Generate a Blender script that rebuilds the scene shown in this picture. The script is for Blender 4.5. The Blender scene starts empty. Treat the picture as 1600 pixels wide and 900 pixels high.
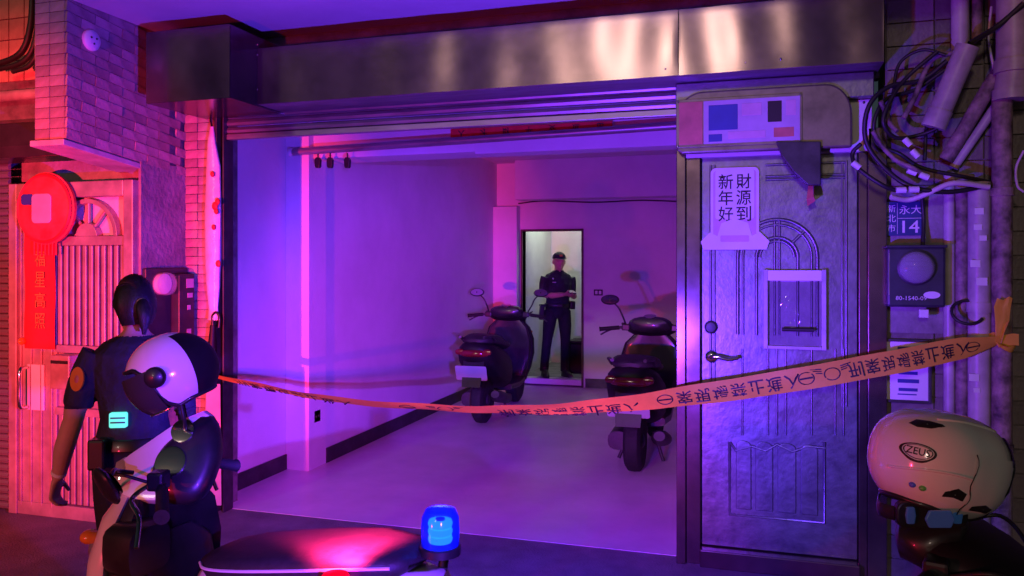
import bpy, bmesh, math, random
from mathutils import Vector, Matrix
R = math.radians
random.seed(7)
scene = bpy.context.scene
col = scene.collection

# ------------------------------------------------------------------ camera
CAM = Vector((0.0, -4.5, 1.65)); YAW = R(17.1); F = 1237.0
CS, SN = math.cos(YAW), math.sin(YAW)
cd = bpy.data.cameras.new('camera'); cam = bpy.data.objects.new('camera', cd); col.objects.link(cam)
cam.location = CAM; cam.rotation_euler = (R(90), 0, YAW)
cd.sensor_width = 36; cd.lens = 36 * F / 1600; cd.shift_y = -38 / 1600; cd.clip_start = 0.05; cd.clip_end = 500
scene.camera = cam
# ------------------------------------------------------------------ night sky and the faint warm town light
SUN_EL, SUN_AZ = R(15), R(188)          # light comes from behind and right of the camera
w = bpy.data.worlds.new('World'); scene.world = w; w.use_nodes = True
nt = w.node_tree; nt.nodes.clear()
sky = nt.nodes.new('ShaderNodeTexSky'); sky.sky_type = 'NISHITA'; sky.sun_disc = False
sky.sun_elevation = SUN_EL; sky.sun_rotation = SUN_AZ
bg = nt.nodes.new('ShaderNodeBackground'); bg.inputs['Strength'].default_value = 0.006
ow = nt.nodes.new('ShaderNodeOutputWorld')
nt.links.new(sky.outputs[0], bg.inputs[0]); nt.links.new(bg.outputs[0], ow.inputs[0])
sl = bpy.data.lights.new('sun', 'SUN'); sl.energy = 0.26; sl.angle = R(5); sl.color = (1.0, 0.76, 0.64)
so = bpy.data.objects.new('sun', sl); col.objects.link(so)
sd = Vector((math.sin(SUN_AZ) * math.cos(SUN_EL), math.cos(SUN_AZ) * math.cos(SUN_EL), math.sin(SUN_EL)))
so.rotation_euler = sd.to_track_quat('Z', 'Y').to_euler()
scene.view_settings.view_transform = 'Standard'; scene.view_settings.look = 'None'
scene.view_settings.exposure = 0.0; scene.view_settings.gamma = 1.0; scene.view_settings.use_curve_mapping = False
scene.render.engine = 'CYCLES'
scene.cycles.max_bounces = 5; scene.cycles.transparent_max_bounces = 12
scene.cycles.sample_clamp_indirect = 4.0
scene.cycles.caustics_reflective = False; scene.cycles.caustics_refractive = False

# ------------------------------------------------------------------ measuring helpers (photo point on a known plane -> metres)
def ray(x, y):
    u = (x - 800) / F; v = (412 - y) / F
    return Vector((-SN + CS * u, CS + SN * u, v))
def at(x, y, Y):
    d = ray(x, y); return CAM + d * ((Y - CAM.y) / d.y)
def atz(x, y, z): return CAM + ray(x, y) * z
def atX(x, y, X):
    d = ray(x, y); return CAM + d * ((X - CAM.x) / d.x)
def PX(x, Y): return at(x, 412, Y).x
def PZ(x, y, Y): return at(x, y, Y).z

# ------------------------------------------------------------------ mesh builder
class MB:
    def __init__(s): s.v = []; s.f = []; s.m = []; s.mi = 0
    def add(s, vs, fs):
        b = len(s.v); s.v += [Vector(p) for p in vs]
        for f in fs: s.f.append([b + i for i in f]); s.m.append(s.mi)
        return s
    def box(s, x0, x1, y0, y1, z0, z1):
        vs = [(x, y, z) for z in (z0, z1) for y in (y0, y1) for x in (x0, x1)]
        return s.add(vs, [(0, 2, 3, 1), (4, 5, 7, 6), (0, 1, 5, 4), (2, 6, 7, 3), (0, 4, 6, 2), (1, 3, 7, 5)])
    def obox(s, c, sz, rot):
        n = len(s.v); s.box(-sz[0]/2, sz[0]/2, -sz[1]/2, sz[1]/2, -sz[2]/2, sz[2]/2)
        for i in range(n, len(s.v)): s.v[i] = rot @ s.v[i] + Vector(c)
        return s
    def loft(s, rings, caps=True, closed=True):
        n = len(rings[0]); vs = [p for r in rings for p in r]; fs = []
        for k in range(len(rings) - 1):
            for i in range(n if closed else n - 1):
                j = (i + 1) % n
                fs.append((k*n+i, k*n+j, (k+1)*n+j, (k+1)*n+i))
        if caps and closed:
            fs.append(tuple(range(n))[::-1]); fs.append(tuple((len(rings)-1)*n + i for i in range(n)))
        return s.add(vs, fs)
    def tube(s, pts, r, n=10, caps=True, flat=1.0):
        pts = [Vector(p) for p in pts]; k = len(pts)
        rs = r if isinstance(r, (list, tuple)) else [r] * k
        t0 = (pts[1] - pts[0]).normalized()
        a = Vector((0, 0, 1)) if abs(t0.z) < .9 else Vector((0, 1, 0))
        nrm = (a - t0 * a.dot(t0)).normalized(); rings = []
        for i in range(k):
            t = (pts[min(i+1, k-1)] - pts[max(i-1, 0)]).normalized()
            nrm = (nrm - t * nrm.dot(t)).normalized(); bi = t.cross(nrm)
            rr = rs[i]; ra, rb = (rr if isinstance(rr, tuple) else (rr, rr * flat))
            rings.append([pts[i] + nrm * math.cos(q) * ra + bi * math.sin(q) * rb for q in [2*math.pi*j/n for j in range(n)]])
        return s.loft(rings, caps)
    def lathe(s, prof, n=20, M=None):
        M = M or Matrix.Identity(4); rings = []
        for r, z in prof:
            rings.append([M @ Vector((r*math.cos(2*math.pi*j/n), r*math.sin(2*math.pi*j/n), z)) for j in range(n)])
        return s.loft(rings, True)
    def ellip(s, c, r, rot=None, n=14, m=9):
        rot = rot or Matrix.Identity(3); c = Vector(c); rings = []
        for k in range(m + 1):
            e = -math.pi/2 + math.pi * k / m; e = max(min(e, 1.52), -1.52)
            rings.append([c + rot @ Vector((r[0]*math.cos(e)*math.cos(q), r[1]*math.cos(e)*math.sin(q), r[2]*math.sin(e))) for q in [2*math.pi*j/n for j in range(n)]])
        return s.loft(rings)
    def prism(s, out, fn, d):
        n = len(out); vs = [fn(u, v, 0) for u, v in out] + [fn(u, v, d) for u, v in out]
        fs = [tuple(range(n)), tuple(range(2*n-1, n-1, -1))] + [(i, i+n, (i+1) % n + n, (i+1) % n) for i in range(n)]
        return s.add(vs, fs)
    def mesh(s, name, mats, smooth=False):
        me = bpy.data.meshes.new(name); me.from_pydata([tuple(p) for p in s.v], [], s.f)
        for m in (mats if isinstance(mats, (list, tuple)) else [mats]): me.materials.append(m)
        if any(s.m): me.polygons.foreach_set('material_index', s.m)
        bm = bmesh.new(); bm.from_mesh(me); bmesh.ops.recalc_face_normals(bm, faces=bm.faces); bm.to_mesh(me); bm.free()
        if smooth: me.polygons.foreach_set('use_smooth', [True] * len(me.polygons)); 
        me.update(); return me
    def build(s, name, mats, parent=None, smooth=False, bevel=0, label=None):
        return link(name, s.mesh(name, mats, smooth), parent, bevel, label, smooth)

def link(name, me, parent=None, bevel=0, label=None, smooth=False):
    o = bpy.data.objects.new(name, me); col.objects.link(o)
    if parent:
        o.parent = parent
        if parent.type == 'EMPTY': o.matrix_parent_inverse = Matrix.Translation(-parent.location)
    if bevel:
        b = o.modifiers.new('bevel', 'BEVEL'); b.width = bevel; b.segments = 2; b.limit_method = 'ANGLE'; b.angle_limit = R(40)
    if smooth or bevel:
        if smooth and hasattr(me, 'set_sharp_from_angle'): me.set_sharp_from_angle(angle=R(50))
    if label: o['label'] = label
    return o
def tag(o, label, cat, group=None):
    o['label'] = label; o['category'] = cat
    if group: o['group'] = group
    return o
def thing(name, loc, label, cat, group=None):
    o = bpy.data.objects.new(name, None); col.objects.link(o); o.location = Vector(loc); o.empty_display_size = .1
    return tag(o, label, cat, group)
def struct(o): o['kind'] = 'structure'; return o
def copy_tree(o, parent=None):
    c = o.copy(); col.objects.link(c); c.parent = parent
    for ch in [x for x in bpy.data.objects if x.parent == o]: copy_tree(ch, c)
    return c
def spline(pts, sub=8):
    P = [Vector(p) for p in pts]; P = [P[0]*2 - P[1]] + P + [P[-1]*2 - P[-2]]; out = []
    for i in range(1, len(P) - 2):
        for k in range(sub):
            t = k / sub; a, b, c, d = P[i-1], P[i], P[i+1], P[i+2]
            out.append(.5 * ((2*b) + (c-a)*t + (2*a-5*b+4*c-d)*t*t + (-a+3*b-3*c+d)*t**3))
    out.append(P[-2]); return out
def rrect(w, h, r, n=5, cx=0, cy=0):
    o = []
    for sx, sy, a0 in ((1, 1, 0), (-1, 1, 90), (-1, -1, 180), (1, -1, 270)):
        for k in range(n + 1):
            a = R(a0 + 90 * k / n); o.append((cx + sx*(w/2-r) + r*math.cos(a), cy + sy*(h/2-r) + r*math.sin(a)))
    return o
def arc(cx, cy, r, a0, a1, n): return [(cx + r*math.cos(R(a0+(a1-a0)*k/n)), cy + r*math.sin(R(a0+(a1-a0)*k/n))) for k in range(n+1)]
_tc = {}
def text_geo(s, bold=0.0):
    """flat outline of a string in the built-in font, one unit high"""
    if (s, bold) in _tc: return _tc[(s, bold)]
    c = bpy.data.curves.new('t', 'FONT'); c.body = s; c.size = 1; c.align_x = 'CENTER'; c.align_y = 'CENTER'; c.resolution_u = 2; c.offset = bold
    o = bpy.data.objects.new('t', c); col.objects.link(o)
    dg = bpy.context.evaluated_depsgraph_get(); dg.update()
    me = bpy.data.meshes.new_from_object(o.evaluated_get(dg))
    g = ([v.co.copy() for v in me.vertices], [tuple(p.vertices) for p in me.polygons])
    bpy.data.objects.remove(o); bpy.data.curves.remove(c); bpy.data.meshes.remove(me)
    xs = [v.x for v in g[0]] or [0]; ys = [v.y for v in g[0]] or [0]
    mx, my = (min(xs)+max(xs))/2, (min(ys)+max(ys))/2
    g = ([Vector((v.x-mx, v.y-my, 0)) for v in g[0]], g[1]); _tc[(s, bold)] = g; return g
def put_text(mb, s, fn, w=None, h=None, cx=0, cy=0, flipy=False, bold=0.0):
    """lay a string, scaled to w by h, on the surface fn(u, v)"""
    vs, fs = text_geo(s, bold)
    if not vs: return
    W = max(v.x for v in vs) * 2; H = max(v.y for v in vs) * 2
    sx = (w / W) if w else h / H; sy = (h / H) if h else sx
    mb.add([fn(cx + v.x*sx, cy + v.y*sy*(-1 if flipy else 1)) for v in vs], fs)

# ------------------------------------------------------------------ materials
def mat(name, c, rough=.6, metal=0, var=.12, scale=6, bump=0, bscale=40, c2=None, coat=0, stretch=None, rand=0, spec=.5, rvar=0, trans=0):
    m = bpy.data.materials.new(name); m.use_nodes = True; n = m.node_tree.nodes; l = m.node_tree.links
    b = n['Principled BSDF']; b.inputs['Roughness'].default_value = rough; b.inputs['Metallic'].default_value = metal
    b.inputs['Specular IOR Level'].default_value = spec
    if coat: b.inputs['Coat Weight'].default_value = coat; b.inputs['Coat Roughness'].default_value = .08
    tc = n.new('ShaderNodeTexCoord'); src = tc.outputs['Object']
    if stretch:
        mp = n.new('ShaderNodeMapping'); mp.inputs['Scale'].default_value = stretch; l.new(src, mp.inputs[0]); src = mp.outputs[0]
    nz = n.new('ShaderNodeTexNoise'); nz.inputs['Scale'].default_value = scale; nz.inputs['Detail'].default_value = 6; nz.inputs['Roughness'].default_value = .62
    l.new(src, nz.inputs['Vector'])
    ra = n.new('ShaderNodeValToRGB'); ra.color_ramp.elements[0].position = .3; ra.color_ramp.elements[1].position = .72
    lo = c2 or tuple(max(0, x * (1 - var*1.6)) for x in c); hi = tuple(min(1, x * (1 + var)) for x in c)
    ra.color_ramp.elements[0].color = (*lo, 1); ra.color_ramp.elements[1].color = (*hi, 1)
    l.new(nz.outputs[0], ra.inputs[0]); out = ra.outputs[0]
    if rand:
        oi = n.new('ShaderNodeObjectInfo'); mr = n.new('ShaderNodeMapRange'); mr.inputs[3].default_value = 1 - rand; mr.inputs[4].default_value = 1 + rand
        l.new(oi.outputs['Random'], mr.inputs[0]); hs = n.new('ShaderNodeHueSaturation'); l.new(mr.outputs[0], hs.inputs['Value']); l.new(out, hs.inputs['Color']); out = hs.outputs[0]
    l.new(out, b.inputs['Base Color'])
    if rvar:
        mr = n.new('ShaderNodeMapRange'); mr.inputs[3].default_value = max(.02, rough - rvar); mr.inputs[4].default_value = min(1, rough + rvar)
        l.new(nz.outputs[0], mr.inputs[0]); l.new(mr.outputs[0], b.inputs['Roughness'])
    if bump:
        n2 = n.new('ShaderNodeTexNoise'); n2.inputs['Scale'].default_value = bscale; n2.inputs['Detail'].default_value = 4; l.new(src, n2.inputs['Vector'])
        bp = n.new('ShaderNodeBump'); bp.inputs['Strength'].default_value = bump; bp.inputs['Distance'].default_value = .02
        l.new(n2.outputs[0], bp.inputs['Height']); l.new(bp.outputs[0], b.inputs['Normal'])
    if trans:
        tr = n.new('ShaderNodeBsdfTranslucent'); l.new(out, tr.inputs['Color']); mx = n.new('ShaderNodeMixShader'); mx.inputs[0].default_value = trans
        l.new(b.outputs[0], mx.inputs[1]); l.new(tr.outputs[0], mx.inputs[2]); l.new(mx.outputs[0], n['Material Output'].inputs[0])
    return m
def emis(name, c, s):
    m = bpy.data.materials.new(name); m.use_nodes = True; b = m.node_tree.nodes['Principled BSDF']
    b.inputs['Base Color'].default_value = (*[x*.5 for x in c], 1); b.inputs['Emission Color'].default_value = (*c, 1); b.inputs['Emission Strength'].default_value = s
    return m
def lens(name, c, clear=.7, rough=.05, tint=None):
    """coloured see-through plastic"""
    m = bpy.data.materials.new(name); m.use_nodes = True; n = m.node_tree.nodes; l = m.node_tree.links
    b = n['Principled BSDF']; b.inputs['Base Color'].default_value = (*c, 1); b.inputs['Roughness'].default_value = rough
    t = n.new('ShaderNodeBsdfTransparent'); t.inputs[0].default_value = (*(tint or c), 1)
    mx = n.new('ShaderNodeMixShader'); mx.inputs[0].default_value = clear
    l.new(b.outputs[0], mx.inputs[1]); l.new(t.outputs[0], mx.inputs[2]); l.new(mx.outputs[0], n['Material Output'].inputs[0])
    return m

M = {}
M['plaster'] = mat('plaster', (.66, .65, .64), .7, var=.07, scale=1.7, bump=.08, bscale=60)
M['ceiling'] = mat('ceiling', (.70, .69, .67), .8, var=.05, scale=3)
M['floor'] = mat('floor', (.70, .63, .65), .34, var=.10, scale=2.2, rvar=.07)
M['asphalt'] = mat('concrete_ground', (.20, .19, .18), .82, var=.22, scale=4, bump=.5, bscale=90)
M['pave'] = mat('pavement', (.24, .225, .22), .7, var=.25, scale=7, bump=.35, bscale=60)
M['concrete'] = mat('concrete', (.27, .25, .25), .85, var=.3, scale=5, bump=.4, bscale=30)
M['mortar'] = mat('mortar', (.17, .14, .14), .9, var=.3, scale=10, bump=.3)
M['tile'] = mat('brick_tile', (.34, .25, .24), .5, var=.25, scale=9, bump=.25, bscale=50, rand=.22)
M['tile_o'] = mat('orange_tile', (.52, .30, .20), .4, var=.2, scale=8, bump=.15, rand=.12)
M['tile_r'] = mat('wall_tile', (.17, .13, .14), .45, var=.25, scale=8, bump=.2, rand=.18)
M['steel'] = mat('stainless_steel', (.21, .145, .14), .2, .8, var=.3, scale=2.4, rvar=.08)
M['steel_door'] = mat('steel_door', (.21, .20, .23), .38, .70, var=.16, scale=11, bump=.07, bscale=45, rvar=.12)
M['slat'] = mat('shutter_slat', (.33, .30, .29), .42, .7, var=.2, scale=4, rvar=.1, stretch=(1, 6, 6))
M['dark_steel'] = mat('dark_steel', (.06, .055, .06), .5, .5, var=.3, scale=8)
M['red_door'] = mat('painted_metal_door', (.46, .36, .34), .42, .45, var=.2, scale=6, bump=.06, rvar=.1)
M['white'] = mat('white_plastic', (.74, .73, .70), .3, var=.05, scale=6, coat=.4)
M['black'] = mat('black_plastic', (.018, .018, .02), .38, var=.3, scale=12, coat=.2)
M['rubber'] = mat('rubber', (.012, .012, .012), .75, var=.3, scale=20, bump=.2)
M['scoot'] = mat('dark_paint', (.012, .009, .012), .5, var=.2, scale=8, spec=.25)
M['seat'] = mat('seat_vinyl', (.025, .022, .025), .55, var=.25, scale=30, bump=.12, bscale=160)
M['chrome'] = mat('chrome', (.7, .7, .7), .15, 1, var=.05)
M['mirror'] = mat('mirror_glass', (.8, .8, .82), .04, 1, var=.01)
M['redlens'] = mat('red_lens', (.22, .012, .015), .15, var=.1, coat=.5)
M['orangelens'] = mat('amber_lens', (.75, .25, .03), .15, var=.1, coat=.5)
M['clearlens'] = mat('clear_lens', (.6, .6, .62), .08, .4, var=.1, coat=.8)
M['plate'] = mat('plate_white', (.42, .42, .45), .4, var=.05)
M['tape'] = mat('orange_tape', (.95, .60, .06), .45, var=.06, scale=12, trans=.3)
M['ink'] = mat('black_ink', (.02, .012, .012), .6, var=.1)
M['redpaper'] = mat('red_paper', (.62, .02, .025), .6, var=.15, scale=10, bump=.1)
M['gold'] = mat('gold_ink', (.72, .42, .08), .4, .4, var=.2, scale=30)
M['paper'] = mat('white_paper', (.72, .71, .70), .6, var=.06)
M['pink_print'] = mat('pale_print', (.62, .40, .46), .6, var=.1)
M['skin'] = mat('skin', (.50, .30, .22), .5, var=.08, scale=14, bump=.05)
M['uniform'] = mat('navy_uniform', (.018, .02, .04), .8, var=.25, scale=14, bump=.9, bscale=13)
M['hair'] = mat('black_hair', (.012, .01, .01), .45, var=.3, scale=40, stretch=(12, 12, 1), bump=.35, bscale=30)
M['pvc'] = mat('pvc_pipe', (.46, .42, .42), .4, var=.22, scale=7, rvar=.1)
M['pipe_dirty'] = mat('rusty_pipe', (.26, .19, .18), .6, var=.5, scale=14, bump=.3)
M['cable'] = mat('black_cable', (.02, .018, .018), .5, var=.3)
M['cable_w'] = mat('white_cable', (.6, .55, .52), .5, var=.15)
M['meterbox'] = mat('meter_box', (.03, .03, .045), .45, var=.25, scale=10)
M['glass'] = lens('glass', (.85, .87, .9), .75)
M['blueplate'] = mat('blue_enamel', (.02, .035, .16), .4, var=.15, scale=12)
M['plastic_wrap'] = mat('pale_plastic', (.66, .60, .62), .25, var=.12, scale=9, bump=.4, bscale=14)
M['olive'] = mat('olive_metal', (.20, .17, .12), .4, .5, var=.25, scale=8)
M['salmon'] = mat('salmon_print', (.55, .15, .12), .5, var=.15, scale=10)
M['navy'] = mat('navy_print', (.03, .045, .26), .5, var=.1)
M['lilac'] = mat('lilac_print', (.48, .38, .48), .5, var=.1)
M['white_lining'] = mat('helmet_lining', (.02, .02, .022), .9, var=.3, scale=30, bump=.3)
M['visor'] = lens('smoked_visor', (.10, .09, .10), .55)
M['wood'] = mat('dark_wood', (.09, .05, .035), .6, var=.3, scale=6, stretch=(6, 6, 1))
M['beige'] = mat('beige_cloth', (.45, .37, .32), .8, var=.15, scale=20, bump=.2)
M['salmon_red'] = mat('red_ornament', (.62, .06, .07), .5, var=.3, scale=9, c2=(.35, .02, .03))
# ================================================================== SETTING
struct(MB().box(-60, 60, -80, 60, -.3, 0).build('ground', M['asphalt']))
struct(MB().box(-3.66, 1.4, .04, 8.2, -.1, .004).build('floor', M['floor']))

XL = -3.60; YB = 5.85
bld = thing('shop_building', (-1.5, 3, 0), 'pale plastered ground-floor room behind the open roller shutter', 'building')
MB().box(XL-.2, XL, .0, 8.0, .0, 3.1).build('side_wall', M['plaster'], bld)
MB().box(-.30, -.12, .12, 8.0, .0, 3.1).build('side_wall', M['plaster'], bld)
# back wall with a doorway cut in it
dx0, dx1, dz = PX(817, YB), PX(909, YB), 2.09
bw = MB(); bw.box(XL, dx0, YB, YB+.14, -.01, 3.1); bw.box(dx1, -.3, YB, YB+.14, -.01, 3.1); bw.box(dx0, dx1, YB, YB+.14, dz, 3.1)
bw.build('back_wall', M['plaster'], bld)
MB().box(XL, -.3, .1, 8.0, 3.02, 3.1).build('ceiling', M['ceiling'], bld)
# pilasters and beams
MB().box(XL, -3.40, 1.30, YB, -.01, 3.02).build('side_wall', M['plaster'], bld)
MB().box(XL, -3.388, 1.03, 1.295, -.01, 3.02).build('pilaster', M['plaster'], bld, bevel=.004)
MB().box(-3.40, PX(808, 5.7), 5.68, YB, -.01, 2.42).build('pilaster', M['plaster'], bld, bevel=.004)
MB().box(XL, -.3, 1.10, 1.42, 2.49, 3.02).build('ceiling_beam', M['plaster'], bld, bevel=.004)
MB().box(PX(742, 1.07), -.3, 1.07, 1.10, 2.47, 2.60).build('beam_step', M['plaster'], bld, bevel=.003)  # shallow plain step on the beam face
MB().box(PX(806, 5.6), -.3, 5.55, YB, 2.50, 3.02).build('ceiling_beam', M['plaster'], bld, bevel=.004)
# skirting: lengths between the pilasters
for a, b in ((.03, 1.03), (1.30, 5.68)):
    xw = XL if a < 1 else -3.40
    MB().box(xw, xw+.015, a, b, -.01, .125).build('skirting_board', M['dark_steel'], bld, bevel=.003)
MB().box(dx1+.05, -.3, YB-.015, YB, -.01, .125).build('skirting_board', M['dark_steel'], bld, bevel=.003)
fr = MB(); fr.box(dx0-.025, dx0, YB-.03, YB+.15, -.01, dz+.025); fr.box(dx1, dx1+.025, YB-.03, YB+.15, -.01, dz+.025); fr.box(dx0, dx1, YB-.03, YB+.15, dz, dz+.025)
fr.build('doorway_frame', M['wood'], bld, bevel=.004)
MB().box(dx0, dx1, YB-.02, YB+.16, .025, .10).build('door_sill', M['paper'], bld, bevel=.006)
# the corridor behind the doorway
MB().box(dx0-.25, dx0-.05, YB+.14, 8.0, -.01, 2.6).build('corridor_wall', M['plaster'], bld)
MB().box(dx1+.02, dx1+.2, YB+.14, 8.0, -.01, 2.6).build('corridor_wall', M['plaster'], bld)
MB().box(dx0-.05, dx1+.02, 7.6, 7.8, -.01, 2.6).build('corridor_wall', M['plaster'], bld)
MB().box(dx0-.05, dx1+.02, YB+.14, 7.8, 2.6, 2.7).build('ceiling', M['ceiling'], bld)
MB().box(dx0-.05, dx1+.02, YB+.16, 7.6, .025, .10).build('corridor_floor', M['pave'], bld)
MB().box(dx1-.09, dx1-.06, 6.5, 7.2, .1, 2.2).build('door_leaf', M['ceiling'], bld, bevel=.004)
# balcony slab over the pavement and the dark wall above the canopy
MB().box(-3.7, 3.0, -.95, .1, 3.14, 3.45).build('balcony', M['plaster'], bld, bevel=.01)
MB().box(-3.7, .62, .02, .1, 2.62, 3.14).build('lintel', M['concrete'], bld)
# corridor ceiling lamp
cl = thing('corridor_lamp', ((dx0+dx1)/2, 6.7, 2.56), 'white tube lamp on the corridor ceiling behind the doorway', 'lamp')
MB().box((dx0+dx1)/2-.06, (dx0+dx1)/2+.06, 6.3, 7.1, 2.575, 2.6).build('lamp_base', M['white'], cl, bevel=.004)
MB().tube([((dx0+dx1)/2, 6.35, 2.555), ((dx0+dx1)/2, 7.05, 2.555)], .014, 10).build('tube', emis('tube_glow', (.86, 1.0, .84), 90), cl, True)

# ---- things fixed in the room
rod = thing('clothes_pole', (-1.9, 1.0, 2.55), 'long metal pole hung under the ceiling beam inside the entrance', 'pole')
pl, pr = at(455, 238, 1.0), at(1062, 196, 1.0)
MB().tube([pl, pr], .028, 14).build('rod', M['slat'], rod, True)
MB().tube([pl - Vector((.01, 0, 0)), pl + Vector((.02, 0, 0))], .032, 14).build('end_cap', M['white'], rod, True)
for k in range(4):
    p = pl.lerp(pr, .02 + k*.32); MB().box(p.x-.012, p.x+.012, 1.0, 1.10, p.z-.012, p.z+.012).build('bracket', M['dark_steel'], rod, bevel=.003)
for x in (497, 516, 543):
    p = at(x, 246, 1.0); h = thing('hanging_clip', p, {497: 'leftmost', 516: 'middle', 543: 'rightmost'}[x] + ' of three dark clips hanging from the ceiling pole', 'clip', 'clips on the pole')
    MB().tube([p + Vector((0, 0, .035)), p + Vector((0, 0, -.02))], .006, 8).build('hook', M['dark_steel'], h, True)
    MB().loft([[p + Vector((sx*wd, sy*.018, z)) for sx, sy in ((-1, -1), (1, -1), (1, 1), (-1, 1))] for wd, z in ((.012, .0), (.024, -.02), (.021, -.07), (.014, -.083))]).build('grip', M['black'], h, bevel=.004)
# red strip of paper with black writing on the beam
y = 1.062; A, B_ = at(704, 211, y), at(957, 195, y)
tg = thing('red_banner', (A+B_)/2, 'long red paper strip with black writing above the ceiling pole', 'banner')
zc = (A.z + B_.z)/2; ban = MB(); NW = 20
ban.loft([[Vector((A.x + (B_.x-A.x)*k/NW, y - .003*math.sin(k*1.3), zc + dz_ + .002*math.sin(k*.9))) for dz_ in (-.036, .036)] for k in range(NW+1)], closed=False)
ban.build('paper', M['redpaper'], tg, True)
tx = MB()
for k, ch in enumerate('人才財平安進出'):
    put_text(tx, ch, lambda u, v: Vector((u, y-.006, v)), h=.052, cx=A.x + (B_.x-A.x)*(k+.5)/7, cy=zc, flipy=True, bold=.01)
tx.build('writing', M['ink'], tg)
# wall socket, light switch and cable of the room
XK = -3.40
p = atX(494, 650, XK)
so_ = thing('wall_socket', p, 'small socket plate low on the left room wall', 'socket')
MB().box(XK, XK+.012, p.y-.05, p.y+.05, p.z-.05, p.z+.05).build('plate', M['pink_print'], so_, bevel=.004)
for d in (-.02, .02): MB().box(XK+.012, XK+.014, p.y+d-.003, p.y+d+.003, p.z-.008, p.z+.008).build('slot', M['slat'], so_)
p = at(935, 457, YB); sw = thing('wall_switch', p, 'small switch plate on the back wall right of the doorway', 'switch')
MB().box(p.x-.06, p.x+.06, YB-.012, YB, p.z-.04, p.z+.04).build('plate', M['dark_steel'], sw, bevel=.004)
for d in (-.025, .025): MB().box(p.x+d-.016, p.x+d+.016, YB-.018, YB-.012, p.z-.022, p.z+.022).build('rocker', M['paper'], sw, bevel=.003)
pts = spline([at(810, 318, YB-.012), at(850, 314, YB-.012), at(930, 316, YB-.012), at(1000, 313, YB-.012), at(1066, 315, YB-.012)])
tag(MB().tube(pts, .009, 8).build('wall_cable', M['cable'], smooth=True), 'dark cable run along the back wall above the doorway', 'cable')
# storage box in the corridor
p = at(892, 570, 6.35)
bx = thing('floor_box', (dx1-.14, 6.4, .1), 'dark box on the corridor floor right of the doorway officer', 'box')
MB().box(dx1-.33, dx1-.02, 6.45, 6.85, .10, .52).build('body', M['scoot'], bx, bevel=.01)
MB().box(dx1-.34, dx1-.01, 6.44, 6.86, .525, .56).build('lid', M['scoot'], bx, bevel=.008)

# ================================================================== SHUTTER, CANOPY
sh = thing('roller_shutter', (-1.9, 0, 2.5), 'rolled-up steel roller shutter with dark guide rails over the open entrance', 'shutter')
xa, xb = PX(357, 0), PX(1058, 0)
sec = [(0, 0), (-.012, .006), (-.018, .022), (-.010, .038), (0, .046)]
for k in range(6):
    z0 = 2.515 + k*.05
    MB().loft([[Vector((x, .0 + a, z0 + b)) for a, b in sec] + [Vector((x, .006, z0 + .046)), Vector((x, .006, z0))] for x in (xa, xb)]).build('slat', M['slat'], sh)
MB().box(xa, xb, -.022, .018, 2.475, 2.512).build('bottom_rail', M['slat'], sh, bevel=.004)
for x0, x1 in ((xa-.075, xa), (xb, xb+.0)):
    if x1 > x0:
        g = MB(); g.box(x0, x0+.02, -.05, .05, 0, 2.8); g.box(x1-.012, x1, -.05, .05, 0, 2.8); g.box(x0+.02, x1-.012, .03, .05, 0, 2.8)
        g.build('guide_rail', M['dark_steel'], sh, bevel=.002)
cn = thing('steel_canopy', (-1.2, -.3, 2.6), 'dented stainless steel canopy box over the shutter and the steel door', 'canopy')
xe, xf = -2.935, PX(1382, -.3)
def dent_panel(x0, x1, z0, z1, Y, amp, nx=60, nz=8, seed=1):
    rnd = random.Random(seed); wv = [(rnd.uniform(.8, 11), rnd.uniform(0, 6), rnd.uniform(-1.6, 1.6)) for _ in range(6)]
    g = MB(); vs = []; fs = []
    for k in range(nz+1):
        for i in range(nx+1):
            x = x0 + (x1-x0)*i/nx; z = z0 + (z1-z0)*k/nz
            e = math.sin(math.pi*k/nz) * (1 if 0 < i < nx else 0)
            d = sum(math.sin(a*x*2 + b + c*z*3) for a, b, c in wv) / 5
            vs.append((x, Y + amp*d*(.8+.2*e), z))
    n = nx+1
    for k in range(nz):
        for i in range(nx): fs.append((k*n+i, k*n+i+1, (k+1)*n+i+1, (k+1)*n+i))
    return g.add(vs, fs)
seams = [xe, PX(1060, -.3), xf]
for i in range(2):
    dent_panel(seams[i]+.002, seams[i+1]-.002, 2.632, 2.975, -.30, .007, 150, 10, 3+i).build('fascia_panel', M['steel'], cn, True)
MB().box(xe, xf, -.285, .02, 2.632, 2.645).build('underside', M['slat'], cn)
MB().box(xe, xf, -.285, .02, 2.96, 2.974).build('top_sheet', M['steel'], cn)
MB().box(xf-.012, xf, -.285, .02, 2.645, 2.96).build('end_plate', M['steel'], cn)
dent_panel(-3.53, xe, 2.62, 3.05, -.567, .004, 16, 6, 9).build('fascia_panel', M['steel'], cn, True)
eb = MB(); eb.box(-3.53, -3.51, -.56, 0, 2.62, 3.05); eb.box(xe-.02, xe, -.56, 0, 2.62, 3.05); eb.box(-3.51, xe-.02, -.56, 0, 2.62, 2.635); eb.box(-3.51, xe-.02, -.56, 0, 3.035, 3.05)
eb.build('end_box', M['steel'], cn)
for x, yy in ((402, 70), (402, 86), (402, 140), (1040, 108), (1220, 92), (1165, 98)):
    p = at(x, yy, -.302); MB().ellip(p, (.006, .004, .006)).build('rivet', M['chrome'], cn, True)
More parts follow.
